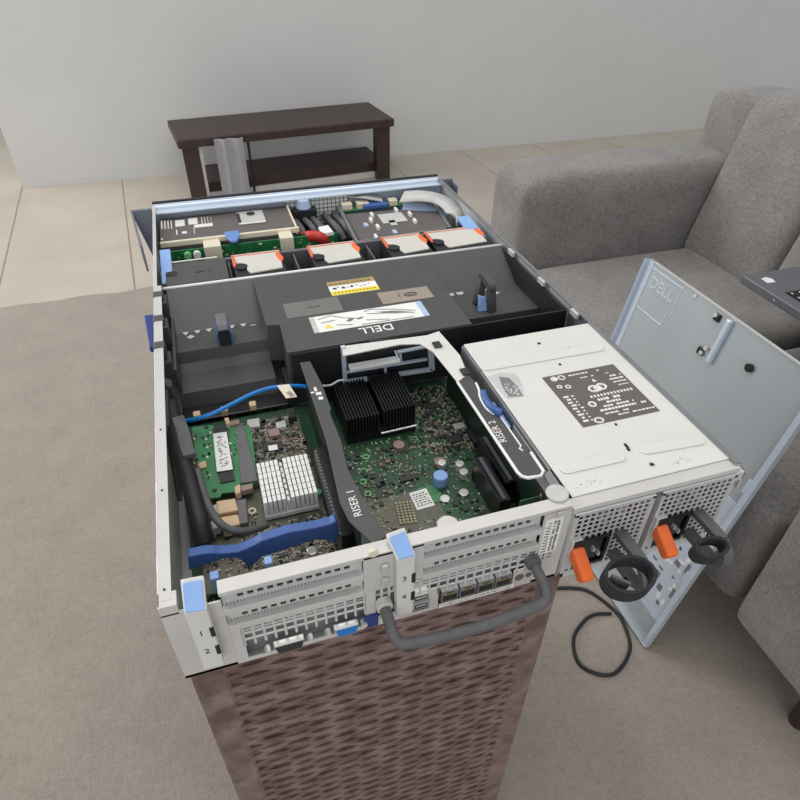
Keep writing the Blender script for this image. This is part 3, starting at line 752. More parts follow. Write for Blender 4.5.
# ---- first riser: top strip and its board
R1 = MB()
pts = [(300, 362.6), (310, 361), (322, 384), (331, 408), (330, 413), (341, 440), (348, 469), (368, 507), (381, 528), (386, 536), (374, 545), (349, 521), (340, 503), (326, 440)]
R1.prism([az(u, v, .080) for u, v in pts], (0, 0, -.0018)); r1 = R1.build('riser_bracket', 'black', SV, .0005)
MB().box(.1340, .1358, .03, .235, .016, .0775).build('riser_board', 'pcb_dark', r1)
mb = MB(); mb.box(.1245, .134, .045, .145, .028, .056); sl = mb.build('riser_slot', 'black_gloss', r1, .0008)
mb = MB()
for k in range(24): y = .047+k*.004; mb.box(.1232, .1250, y, y+.0026, .030, .056)
mb.build('slot_rib', 'grey_plastic', sl)
mb = MB(); c = (az(345, 492, .080)+az(366, 516, .080))/2
d = az(345, 490, .080)-az(364, 518, .080)
mb.text('RISER 1', flat_text(c.x-.0005, c.y+.001, .0802, math.pi/2), .0085, .0001)
mb.build('lettering', 'print', r1)
mb = MB(); p = az(317, 394, .080); mb.box(p.x-.0012, p.x+.0012, p.y+.004, p.y+.010, .080, .0803); mb.box(p.x-.001, p.x+.004, p.y-.002, p.y+.002, .080, .0803); mb.box(p.x-.005, p.x-.002, p.y+.002, p.y+.004, .080, .0803); mb.box(p.x+.0, p.x+.004, p.y-.009, p.y-.005, .080, .0803)
mb.build('printed_icon', 'print', r1)
mb = MB(); p = [az(323, 386, .060), az(331, 385, .055), az(338, 381, .055), az(344, 380, .055)]; mb.tube(bez(p), .0011, 6); mb.build('thin_wire', 'cable_grey', SV, 0, True)
# ---- second riser cage
zr = .081
R2 = MB()
R2.prism([az(u, v, zr) for u, v in ((342, 346), (427, 335), (439, 331), (450, 343.5), (433, 351.5), (420, 343.5), (400, 344), (343, 355.5))], (0, 0, -.0016))
R2.prism([az(u, v, zr) for u, v in ((433, 351.5), (450, 343.5), (460, 355), (468, 374), (457.5, 382))], (0, 0, -.0016))
r2 = R2.build('riser_cage', 'white_steel', SV, .0004)
edge = [(457.5, 382), (468, 374), (476, 383), (480.5, 388.5), (481, 397), (486, 407), (494, 413.5), (498, 413), (521, 446), (523, 450.5), (530.5, 452.5), (543, 470), (541, 476), (520, 478)]
mb = MB(); mb.prism([az(u, v, zr) for u, v in edge], (0, 0, -.0016)); pl = mb.build('riser_plate', 'black', r2, .0003)
mb = MB()
mb.tube([az(u, v, zr) for u, v in ((457.5, 382), (518, 473), (522, 476.5), (528, 478), (541, 476), (543.5, 471), (531, 452.5))], .0014, 8)
mb.tube(bez([az(u, v, zr) for u, v in ((476, 383), (479, 390), (480, 397), (486, 408), (494, 414), (499, 414))], 4), .0011, 8)
mb.tube([az(u, v, zr) for u, v in ((498, 413), (521, 446), (519.5, 448.5), (523, 451))], .0008, 6)
mb.build('plate_rim', 'white', r2, 0, True)
mb = MB(); mb.tube(bez([az(u, v, zr+.002) for u, v in ((483, 393), (486, 402), (493, 410), (501, 414))], 5), .0022, flat=.004, upv=(0, 0, 1)); mb.build('pull_tab', 'blue_mid', r2, 0, True)
mb = MB(); mb.box(.2815, .2865, .10, .135, .05, zr-.004); mb.build('tab_post', 'blue', r2, .0008)
c = (az(491, 422, zr)+az(506, 441, zr))/2
mb = MB(); mb.text('RISER 2', flat_text(c.x-.0006, c.y, zr+.0002, math.pi/2-.03), .0088, .0001); mb.build('lettering', 'print', r2)
mb = MB()
for u, v in ((437, 345.5), (465, 372.5)):
    p = az(u, v, zr); mb.box(p.x-.004, p.x+.004, p.y-.005, p.y+.005, zr, zr+.002)
mb.build('slot_hole', 'chip', r2, .0006)
# card guide of the cage hanging below its top edge
yc = .2515
def G(u, v): p = ay(u, v, yc); return p
mb = MB()
def gbar(mb, p, q, w, y0=yc-.002, y1=yc+.002):
    a, b = ay(*p, yc), ay(*q, yc); d = (b-a).normalized(); nrm = Vector((-d.z, 0, d.x))*(w/2)
    mb.prism([Vector((k.x, y0, k.z)) for k in (a-nrm, b-nrm, b+nrm, a+nrm)], (0, y1-y0, 0))
gbar(mb, (343, 346), (345, 384), .0045); gbar(mb, (345, 382), (432, 369), .0045); gbar(mb, (346, 372), (427, 359), .0022)
gbar(mb, (430, 344), (432, 370), .006); gbar(mb, (397, 352), (426, 346.5), .0026); gbar(mb, (400, 351), (401, 363), .0025); gbar(mb, (385, 366), (385.5, 376), .0022)
gbar(mb, (395, 351), (398, 358), .0022)
mb.build('card_guide', 'lid_edge', r2, .0005)
mb = MB(); gbar(mb, (348, 365.5), (398, 357), .0042, yc-.008, yc); mb.build('guide_lip', 'white', r2, .0006)
mb = MB()
for k in range(16): gbar(mb, (372+k*2.6, 343+k*-.15), (373+k*2.6, 353-k*.35), .0012, yc+.003, yc+.012)
mb.build('guide_comb', 'black', r2)
mb = MB(); mb.box(.2850, .2866, .022, .24, .012, .060); mb.build('riser_board', 'pcb_dark', r2)
mb = MB(); mb.box(.262, .279, .0290, .0305, .012, .066); fb = mb.build('end_board', 'pcb', r2)
mb = MB(); mb.box(.279, .2798, .0288, .0305, .012, .068); mb.build('board_edge', 'gold', r2)
# ---- divider wall beside the power supplies
mb = MB(); mb.box(.2885, .2905, .004, .2185, .0015, .083); mb.prism([(.279, .006, .083), (.2905, .006, .083), (.2905, .040, .083), (.283, .036, .083)], (0, 0, -.002)); mb.build('bay_divider', 'steel_dark', SV, .0005)
mb = MB(); mb.box(.2905, .4315, .219, .2565, .0015, .004); mb.box(.4315, .4328, .219, .257, .004, .084); mb.build('bay_liner', 'steel_dark', SV)
MB().box(.292, .431, .2175, .2195, .004, .0825).build('bay_bulkhead', 'black_deep', SV)
# ---- controller card with its heat sink and memory module
zc = .022
mb = MB(); mb.box(.020, .1225, .048, .236, zc-.002, zc); cc = mb.build('controller_card', 'pcb_grey', SV)
scatter(cc, .066, .122, .150, .234, zc, 900, 21, big=.75)
scatter(cc, .05, .122, .05, .10, zc, 1000, 22, big=.7)
scatter(cc, .022, .066, .05, .12, zc, 160, 23)
mb = MB(); mb.prism([az(u, v, .030) for u, v in ((192, 427), (213, 425), (214, 428), (226, 427), (249, 425), (252, 433), (256, 470), (252, 490), (222, 493), (220, 497), (206, 499), (198, 470))], (0, 0, -.0016)); mm = mb.build('memory_module', 'pcb_light', cc)
def plate(name, m_, pts, z, h, parent, bevel=0):
    return MB().prism([az(u, v, z) for u, v in pts], (0, 0, h)).build(name, m_, parent, bevel)
plate('chip', 'chip', ((213, 430), (227, 428), (234, 471), (218, 474)), .030, .0022, mm)
plate('chip', 'chip', ((218, 474), (233, 471.5), (235, 481), (221, 484)), .030, .0014, mm)
wl = plate('white_sticker', 'white', ((213, 434), (226.5, 432), (233, 469.5), (217, 472)), .0322, .0004, mm)
mb = MB(); r = random.Random(4)
for k in range(60):
    t = r.uniform(.1, .9); s_ = r.uniform(.2, .8); p = az(213+13*s_+5*t, 433+38*t-2*s_, .0326); mb.box(p.x-.0004, p.x+.0012, p.y-.0004, p.y+.0004, .0326, .0328)
mb.build('fine_print', 'steel_dark', wl)
mb = MB(); r = random.Random(6)
for k in range(46):
    u, v = r.uniform(194, 211), r.uniform(432, 482)
    if r.random() < .35: u, v = r.uniform(229, 239)+ (v-430)*.08, v
    p = az(u, v, .030); mb.mi = r.randrange(3); mb.box(p.x-.0009, p.x+.0009, p.y-.0014, p.y+.0014, .030, .0312)
tag(mb.build('surface_component', ['gold', 'chip', 'silver'], mm), kind='stuff')
for u, v in ((206.5, 427.5), (214.5, 490.5)):
    p = az(u, v, .0302); MB().cyl((p.x, p.y, .030), (p.x, p.y, .0303), .0022, 14).build('mounting_hole', 'black_deep', mm)
plate('crystal', 'tan', ((199, 464), (206, 462), (207, 468), (200, 470)), .030, .002, mm, .0004)
sk = plate('module_socket', 'grey_plastic', ((236, 424), (242.5, 422), (258, 480), (240.5, 483)), .032, -.009, cc, .0006)
plate('socket_edge', 'pcb_light', ((229, 426), (236, 425), (242, 482), (237, 487)), .0312, -.001, cc)
for pts in (((224, 418), (228.5, 417), (230, 423), (226, 424)), ((234.5, 486), (240, 484), (240.5, 492), (235, 494))):
    plate('socket_latch', 'tan', pts, .036, -.008, cc, .0006)
for pts in (((229, 421), (239, 419), (240, 423), (230, 425)), ((240, 486), (252, 483), (253, 488), (241, 491))):
    plate('latch_arm', 'cap_brown', pts, .034, -.006, cc, .0006)
plate('shield_can', 'cable_grey', ((247.5, 422), (259.5, 420), (260.5, 428), (248, 430)), zc, .003, cc, .0005)
ch_ = plate('chip', 'chip', ((262, 446), (282, 443), (284, 450), (264, 453)), zc, .003, cc, .0004)
plate('chip_label', 'white', ((268, 446), (277, 444.5), (278, 449.5), (269, 451)), zc+.003, .0003, ch_)
plate('inductor', 'cap_brown', ((268, 433), (279, 431), (281, 438), (270, 440)), zc, .005, cc, .0008)
plate('coil', 'cable_grey', ((276, 426), (286, 424), (287, 430), (277, 432)), zc, .005, cc, .0008)
plate('header', 'chip', ((288, 415), (296, 413), (297, 422), (289, 424)), zc, .008, cc, .0006)
# white pin-fin heat sink
wx0, wx1, wy0, wy1 = .0735, .1180, .1045, .1535
mb = MB(); mb.box(wx0, wx1, wy0, wy1, zc+.002, zc+.006)
nf = 12
for i in range(nf):
    x = wx0+.0018+i*(wx1-wx0-.0036)/(nf-1)
    for k in range(7):
        if i == 5: y0 = wy0+.001+k*.0069; mb.box(x-.0009, x+.0009, y0, y0+.0045, zc+.006, .041); continue
        y0 = wy0+.0006+k*.0069; mb.box(x-.0014, x+.0014, y0, y0+.0062, zc+.006, .044)
mb.build('heat_sink', 'white', cc)
mb = MB()
for i in range(9):
    x = wx0+.003+i*.0046; mb.tube([(x, wy1, .026), (x-.001, wy1+.004, .028)], .0007, 6)
mb.build('heat_sink_pin', 'print', cc)
p = az(319, 478, zc); MB().cyl((.1205, .122, zc), (.1205, .122, zc+.004), .003, 14).build('light_pipe', 'pale_green', cc)
# tan data plugs with the black sleeved cable
for pts in (((216, 501), (235, 498), (238, 510), (218, 514)), ((220, 517), (238, 514), (240, 524), (222, 528))):
    plate('data_socket', 'tan', pts, .036, -.012, cc, .001)
for pts in (((208, 507), (218, 503), (220, 513), (210, 516)), ((210, 521), (219, 518), (220, 526), (212, 529))):
    plate('data_plug', 'cable_grey', pts, .034, -.009, cc, .001)
for pts in (((236, 500), (246, 498), (248, 522), (239, 524)),):
    plate('plug_shell', 'grey_plastic', pts, .035, -.010, cc, .001)
p = az(252, 512, zc); MB().tube([(p.x+.0028*math.cos(t), p.y+.0028*math.sin(t), zc+.001) for t in [2*math.pi*i/16 for i in range(16)]], .0012, 6, closed=True).build('plated_ring', 'cream', cc)
p = az(303, 522, zc); MB().cyl((p.x, p.y, zc), (p.x, p.y, zc+.004), .004, 14).build('capacitor', 'chip', cc, .0006)
mb = MB(); mb.tube(bez([az(170, 405, .060), az(176, 432, .060), az(184, 462, .058), az(192, 492, .056), az(199, 520, .052), az(204, 545, .04)]), .0072, 10); sc_ = mb.build('sleeved_cable', 'black_deep', SV, 0, True)
mb = MB(); mb.tube(bez([az(178, 418, .066), az(183, 432, .066), az(187, 448, .065), az(190, 456, .065)]), .005, flat=.002, upv=(0, .2, 1)); mb.build('cable_wrap', 'rubber', sc_)
mb = MB(); mb.tube(bez([az(197, 470, .056), az(203, 492, .054), az(211, 511, .052), az(221, 524, .050), az(236, 531, .046), az(252, 530, .04), az(266, 525, .034)]), .0032, 8); mb.build('data_cable', 'rubber', SV, 0, True)
mb = MB(); mb.prism([(.0035, .262, .076), (.012, .262, .07), (.012, .262, .012), (.0035, .262, .012)], (0, -.012, 0)); mb.prism([(.0038, .15, .02), (.0038, .262, .02), (.0038, .262, .070), (.0038, .20, .066)], (.004, 0, 0)); mb.build('cable_guide', 'black', SV, .001)
# blue data cable with its paper tag
mb = MB(); mb.tube(bez([az(168, 418, .036), az(180, 421, .042), az(196, 419, .048), az(214, 413, .052), az(232, 404, .054), az(252, 394, .056), az(270, 388, .056), az(284, 386.5, .056), az(300, 386, .052), az(310, 388, .046)]), .0021, 10); bc = mb.build('blue_cable', 'blue_cable', SV, 0, True)
mb = MB(); mb.prism([az(277, 385.5, .060), az(289, 384, .060), az(297, 396.5, .058), az(286, 398, .058)], (0, 0, -.0008)); tg = mb.build('paper_tag', 'cream', bc)
mb = MB()
for k in range(5):
    a, b = az(286+k*1.1, 392.6+k*.9, .0603), az(290.5+k*1.1, 391.6+k*.9, .0603); mb.tube([a, b], .0003, 5)
mb.build('fine_print', 'ink', tg)
# blue card holder across the left riser
mb = MB(); y0 = .052
pr = [(188, 557), (204, 553.5), (213, 553), (221, 553.5), (238, 552), (246, 549), (255, 545), (262, 541), (290, 532), (315, 528), (331, 524), (336, 521), (338, 524), (339, 538), (334, 544), (331, 541), (316, 540), (300, 545), (280, 552), (262, 557), (256, 563), (249, 569), (244, 562), (236, 558), (224, 559), (208, 564), (189, 571)]
mb.prism([ay(u, v, y0) for u, v in pr], (0, .008, 0)); hb = mb.build('card_holder', 'blue_mid', SV, .001)
for u, v, w in ((214.5, 577, .006), (268.5, 562, .0055)):
    p = az(u, v, .060); MB().box(p.x-w/2, p.x+w/2, p.y-.003, p.y+.004, .045, .062).build('holder_tab', 'blue', hb, .0008)
p = az(312, 550, .040); MB().cyl((p.x, p.y, .010), (p.x, p.y, .040), .0042, 16).build('standoff', 'silver', mo, .001)
# ---- rear panel
RP = MB()
RP.box(.036, .286, -.001, .0095, H-.0012, H)                    # top flange
RP.box(.036, .286, -.001, .0002, .0825, H-.0012)
RP.box(.0, .0365, -.001, .0006, .0015, .078)
RP.box(.0, .0115, -.001, .010, .076, H)
RP.box(.1295, .1725, -.001, .0004, .0455, H-.0012)              # centre post
RP.box(.0365, .1295, -.001, .0004, .0610, .0665); RP.box(.1725, .2645, -.001, .0004, .0610, .0665)
RP.box(.0365, .1295, -.001, .0004, .0430, .0480); RP.box(.1725, .2645, -.001, .0004, .0430, .0480)
RP.box(.2645, .287, -.001, .0004, .0015, .0835)
RP.box(.0, .287, -.001, .0004, .0015, .0050)
RP.box(.1790, .1862, -.001, .0004, .0050, .0290); RP.box(.2480, .2645, -.001, .0004, .005, .0228)
RP.box(.0365, .044, -.001, .0004, .005, .043)
skipR = lambda x, z: (x > .1640 and x < .249 and z < .0215) or x > .2475 and z < .024
RP.lattice(.1640, .2645, .0060, .0430, 14, 5, .0018, -.001, .0002, .0018, skipR)
RP.lattice(.0440, .1295, .0060, .0430, 12, 5, .0018, -.001, .0002, .0018, lambda x, z: z < .021)
RP.box(.1295, .1375, -.001, .0004, .005, .0455); RP.box(.1515, .1640, -.001, .0004, .030, .0455); RP.box(.137, .1640, -.001, .0002, .005, .012)
for k in range(4): RP.box(.141+k*.0055, .143+k*.0055, -.001, .0002, .012, .0455)
rp = RP.build('rear_panel', 'steel_beige', SV, .0003)
mb = MB(); mb.box(.012, .285, .006, .0078, .003, .028); mb.build('inner_shield', 'steel_dark', rp)
for x0, x1, z0 in ((.0365, .1295, .0665), (.0365, .1295, .0480), (.1725, .2645, .0665), (.1725, .2645, .0480)):
    hgt = .016 if z0 > .06 else .013
    mb = MB(); yb = .0035
    n = 12; x_ = x0+.010; pit = (x1-x0-.016)/n
    zh = .0722 if z0 > .06 else .0512
    mb.box(x0, x1, yb, yb+.0008, zh+.0032, z0+hgt); mb.box(x0, x1, yb, yb+.0008, z0, zh)
    mb.box(x0, x_, yb, yb+.0008, zh, zh+.0032); mb.box(x_+n*pit, x1, yb, yb+.0008, zh, zh+.0032)
    for k in range(n): mb.box(x_+k*pit+pit*.62, x_+(k+1)*pit, yb, yb+.0008, zh, zh+.0032)
    mb.box(x0, x1, -.0008, yb, z0-.0002, z0+.0007)
    sc = mb.build('slot_cover', 'steel_beige' if z0 < .06 else 'steel', rp)
    mb = MB()
    for k in range(40): x = x0+.002+k*(x1-x0-.004)/40; mb.box(x, x+.0011, yb-.0004, yb, z0+.0012, z0+.0022)
    tag(mb.build('perforation', 'steel_dark', sc), kind='stuff')
    mb = MB()
    for k in range(n): mb.box(x_+k*pit, x_+k*pit+pit*.62, yb+.0009, yb+.0016, zh, zh+.0032)
    mb.build('slot_shade_box', 'black_deep', sc)  # black boxes stand in for the shade behind the slot holes
# slot latches with blue touch pads
def latch(pad, xb0, xb1, zb0, digits, parent):
    P0 = [az(u, v, zz) for (u, v), zz in zip(pad, (.0945, .0945, .0872, .0872))]
    body = MB()
    top = [p+Vector((0, 0, -.0008)) for p in P0]
    yf = min(P0[2].y, P0[3].y)+.001; fz = .0862
    xb0, xb1 = P0[3].x-.0008, P0[2].x+.0008
    body.prism([(xb0, yf, zb0), (xb1, yf, zb0), (xb1, yf, fz), (xb0, yf, fz)], (0, -.0012-yf, 0))
    body.prism([top[0]+Vector((-.0015, .004, 0)), top[1]+Vector((.0010, .004, 0)), top[2]+Vector((.0008, 0, 0)), top[3]+Vector((-.0008, 0, 0))], (0, 0, -.004))
    lt = body.build('slot_latch', 'white_steel', parent, .0008)
    MB().prism(P0, (0, 0, -.0012)).build('touch_pad', 'blue', lt, .0004)
    mb = MB()
    for t, z in digits: mb.text(t, Matrix.Translation(((xb0+xb1)/2-.001, yf-.0001, z)) @ Matrix.Rotation(math.pi/2, 4, 'X'), .0075, .0001)
    mb.build('slot_number', 'ink', lt)
    mb = MB()
    for t, z in digits: mb.box(xb1-.0022, xb1+.0006, yf-.0004, yf+.0004, z-.006, z+.004)
    mb.build('latch_slit', 'black_deep', lt)
    return lt
latch(((389.5, 537), (405, 531), (415, 555), (399, 559)), .1515, .1645, .018, (('3', .062), ('4', .041)), rp)
latch(((182.5, 583), (202, 579.5), (205, 609.5), (185, 612.5)), .0135, .0262, .020, (('1', .062), ('2', .041)), rp)
mb = MB()
for z in (.055, .070): mb.box(.1415, .1465, -.004, -.001, z-.005, z+.005)
mb.build('hinge_loop', 'steel', rp, .001)
for (u, v) in ((373, 552),):
    p = ay(u, v, -.002); MB().cyl((p.x, -.001, p.z), (p.x, -.004, p.z), .0035, 16).build('thumb_screw', 'cream', rp, .0006)
p = az(559, 497, .0865); MB().cyl((p.x, p.y+.003, .086), (p.x, p.y+.003, .0885), .0085, 20).build('screw_boss', 'cable_grey', rp, .001)
mb = MB(); mb.box(.2735, .280, -.0022, -.001, .077, .083); mb.build('rubber_bump', 'cable_grey', rp, .001)
# ports
for k in range(4):
    x0 = .1885+k*.0148
    mb = MB(); mb.box(x0, x0+.0138, -.0014, .010, .0075, .0215); pt = mb.build('network_port', 'steel_dark', rp, .0003)
    mb = MB(); mb.prism([(x0+.0012, -.0016, .0095), (x0+.0126, -.0016, .0095), (x0+.0126, -.0016, .0160), (x0+.0098, -.0016, .0160), (x0+.0098, -.0016, .0195), (x0+.0040, -.0016, .0195), (x0+.0040, -.0016, .0160), (x0+.0012, -.0016, .0160)], (0, .0006, 0)); mb.build('port_opening', 'black_deep', pt)
    mb = MB()
    for j in range(6): mb.box(x0+.0036+j*.0011, x0+.0041+j*.0011, -.0018, -.0015, .0165, .0190)
    mb.box(x0+.0015, x0+.003, -.0018, -.0015, .0185, .020); mb.build('port_contact', 'gold', pt)
mb = MB(); mb.box(.1868, .1873, -.0013, -.001, .003, .006)
mb.build('seam_line', 'ink', rp)
mb = MB(); mb.box(.187, .250, -.0013, -.001, .0018, .0068); pst = mb.build('port_strip', 'white', rp)
mb = MB(); r = random.Random(8)
for k in range(28): x = .189+k*.0021; mb.box(x, x+r.uniform(.0006, .0016), -.0015, -.0013, .0032+r.uniform(0, .001), .0050)
mb.build('fine_print', 'steel_dark', pst)
for k, z0 in enumerate((.0085, .0185)):
    mb = MB(); mb.box(.1662, .1785, -.0014, .008, z0, z0+.0075); us = mb.build('usb_port', 'steel', rp, .0003)
    mb = MB(); mb.box(.1672, .1775, -.0016, -.0013, z0+.0012, z0+.0063); mb.build('port_opening', 'black_deep', us)
    mb = MB(); mb.box(.1680, .1767, -.0019, -.0015, z0+.0036, z0+.0052); mb.build('port_tongue', 'silver', us)
for x, rr_ in ((.2535, .0038), (.2615, .0026)):
    MB().cyl((x, -.0015, .0135), (x, .001, .0135), rr_, 18).build('round_port', 'grey_plastic', rp)
def dsub(x0, x1, z0, z1, m_, face):
    mb = MB(); mb.prism([(x0, -.001, z1), (x1, -.001, z1), (x1-.002, -.001, z0), (x0+.002, -.001, z0)], (0, -.005, 0)); d_ = mb.build('video_port' if face == 'blue_cable' else 'serial_port', m_, rp, .001)
    mb = MB(); mb.prism([(x0+.001, -.006, z1-.001), (x1-.001, -.006, z1-.001), (x1-.003, -.006, z0+.001), (x0+.003, -.006, z0+.001)], (0, -.0006, 0)); mb.build('port_face', face, d_)
    for x in (x0-.004, x1+.004): MB().cyl((x, -.001, (z0+z1)/2), (x, -.006, (z0+z1)/2), .0024, 6).build('jack_screw', 'silver', d_)
dsub(.1050, .1235, .0085, .0185, 'silver', 'blue_cable')
dsub(.0620, .0840, .0085, .0185, 'silver', 'chip')
MB().box(.1275, .1385, -.004, -.001, .006, .019).build('plug_block', 'navy', rp, .001)
# barcode label
mb = MB(); mb.box(.2665, .2805, -.0013, -.001, .0370, .0760); lb = mb.build('serial_label', 'white', rp)
mb = MB(); r = random.Random(13)
for cx_, n_ in ((.2775, 22), (.2745, 20), (.2705, 12), (.2685, 10)):
    for k in range(n_):
        z = .039+k*(.035/n_)
        if r.random() < .85: mb.box(cx_-.0011, cx_+.0011*r.uniform(.3, 1), -.0015, -.0013, z, z+.0009)
mb.build('fine_print', 'ink', lb)
mb = MB()
for z in (.030, .034): mb.box(.2705, .2715, -.0012, -.001, z-.001, z+.002); mb.box(.274, .278, -.0012, -.001, z, z+.0008)
mb.build('printed_symbol', 'ink', rp)
# cable bail
zq = .033
xr, xl = .2600, .1425
ye = ax(550, 596, .262).y
pts = [(xr, 0, zq), (xr, -.02, zq-.001)]
pr_, zb_ = Vector((xr+.002, ye, ax(550, 596, .262).z)), None
bail = bez([(xr, 0, .0345), (xr+.001, ye*.5, .031), (xr+.001, ye*.85, .0275), (xr-.002, ye*1.0, .0225), (xr-.014, ye*1.06, .020), ((xr+xl)/2, ye*1.10, .018), (xl+.016, ye*1.06, .020), (xl+.004, ye, .0225), (xl, ye*.85, .0285), (xl, ye*.5, .030), (xl, 0, .031)], 6)
MB().tube(bail, .0042, 12).build('cable_bail', 'rubber', SV, 0, True)
for x, z in ((xl, .031), (xr, .0345)): MB().cyl((x, -.001, z), (x, -.008, z), .0062, 16).build('bail_collar', 'cable_grey' if x == xl else 'rubber', SV, .001)
# ---- power supply cover
zp = .0845
mb = MB(); mb.box(.2905, .4335, .0075, .2185, zp-.0015, zp); pc = mb.build('supply_cover', 'white_steel', SV, .0005)
mb = MB(); mb.box(.2865, .4335, -.003, .0075, zp-.003, zp-.0012); mb.box(.2865, .4335, -.003, -.0015, .0785, zp-.0025); mb.build('rear_lip', 'steel_beige', pc, .0004)
def stadium(name, u0, v0, u1, v1, rad, m_='white_steel', h=.0013, parent=pc):
    a, b = az(u0, v0, zp), az(u1, v1, zp); d = (b-a); ang = math.atan2(d.y, d.x); P = []
    for i in range(11): t = ang-math.pi/2+math.pi*i/10; P.append((b.x+rad*math.cos(t), b.y+rad*math.sin(t), zp))
    for i in range(11): t = ang+math.pi/2+math.pi*i/10; P.append((a.x+rad*math.cos(t), a.y+rad*math.sin(t), zp))
    mb = MB(); mb.prism(P, (0, 0, h)); return mb.build(name, m_, parent, .0006)
stadium('stiffening_bead', 486, 367, 597, 348, .0065)
stadium('stiffening_bead', 566, 469, 618, 457.5, .0055)
stadium('stiffening_bead', 645, 450, 697, 441, .0055)
mb = MB()
for u, v, w, h in ((505, 361, .003, .006), (507.5, 364.5, .003, .003), (570, 349, .003, .005), (574, 352.5, .006, .003), (539, 343, .003, .002), (560, 364, .002, .002), (626.5, 445.5, .002, .005), (628.5, 449, .002, .003), (652, 464, .003, .0025), (616, 424, .0016, .002)):
    p = az(u, v, zp+.0008); mb.box(p.x-w/2, p.x+w/2, p.y-h/2, p.y+h/2, zp, zp+.0009)
mb.build('keyhole', 'black_deep', pc)
rec = MB().prism([az(u, v, zp) for u, v in ((487, 377), (500, 373), (515, 374), (521, 382), (524, 396), (507, 399), (497, 388))], (0, 0, .0004)).build('thumb_recess', 'steel', pc, .0004)
mb = MB()
mb.prism([az(u, v, zp+.0004) for u, v in ((499, 377), (509, 378), (518, 387), (523, 396), (508, 397), (502, 386))], (0, 0, .0004)); sp = mb.build('spring_latch', 'steel_dark', rec, .0003)
mb = MB(); r = random.Random(1)
for k in range(30):
    p = az(r.uniform(504, 519), r.uniform(384, 396), zp+.0008); mb.box(p.x-.0005, p.x+.0005, p.y-.0006, p.y+.0006, zp+.0008, zp+.001)
mb.build('latch_perforation', 'white', rec)
mb = MB(); mb.box(.3385, .4135, .0735, .1460, zp, zp+.0004); pl_ = mb.build('rating_label', 'grey_label', pc)
mb = MB(); r = random.Random(17); zz = zp+.0004
def row(y, x0, x1, h, dens=.8, a=.0012, b=.0035):
    x = x0
    while x < x1:
        w = r.uniform(a, b)
        if r.random() < dens: mb.box(x, min(x+w, x1), y, y+h, zz, zz+.0002)
        x += w+.0008
for y, x0, x1, h in ((.1405, .360, .395, .0016), (.1345, .372, .402, .0012), (.129, .397, .411, .0022), (.1245, .397, .411, .0022), (.120, .395, .411, .0018), (.1155, .398, .411, .0012), (.1005, .370, .392, .0030), (.096, .372, .390, .0025), (.0915, .370, .4, .0022), (.087, .364, .410, .0025), (.0825, .366, .39, .0018), (.0785, .376, .412, .0016)): row(y, x0, x1, h)
for k in range(13): x = .366+k*.0034; mb.box(x, x+.0018, .106, .109, zz, zz+.0002)
def ring(x, y, a, b=None, w=.0007):
    mb.tube([(x+a*math.cos(t), y+(b or a)*math.sin(t), zz) for t in [2*math.pi*i/18 for i in range(18)]], w, 5, closed=True)
ring(.3480, .1405, .0028); ring(.3555, .1405, .003); ring(.3470, .1285, .002); ring(.3545, .1265, .0022)
ring(.3750, .1170, .0045, .004, .0012); ring(.3835, .1180, .0042, .0038, .0012); ring(.379, .1165, .003, .003, .0012)
ring(.3560, .0775, .0038, .003, .0009); ring(.3620, .0980, .003, .003, .001)
mb.prism([(.345, .138, zz), (.351, .138, zz), (.348, .144, zz)], (0, 0, .0002)); mb.prism([(.380, .1265, zz), (.384, .1265, zz), (.382, .131, zz)], (0, 0, .0002))
for k in range(9):
    y = .079+k*.0042; mb.box(.3425+.0012*(k % 2), .3425+.0015+r.uniform(.002, .005), y, y+.0022, zz, zz+.0002); mb.box(.350, .350+r.uniform(.001, .003), y, y+.0016, zz, zz+.0002)
mb.build('label_print', 'print', pl_)
mb = MB(); r = random.Random(23)
for cx_ in (.3085, .3915):
    for k in range(14):
        x, y = cx_+r.uniform(-.011, .011), .0165+r.uniform(-.003, .003); mb.box(x, x+.0014, y, y+.0008, zp, zp+.0002)
tag(mb.build('stamped_mark', 'cable_grey', pc), kind='stuff')
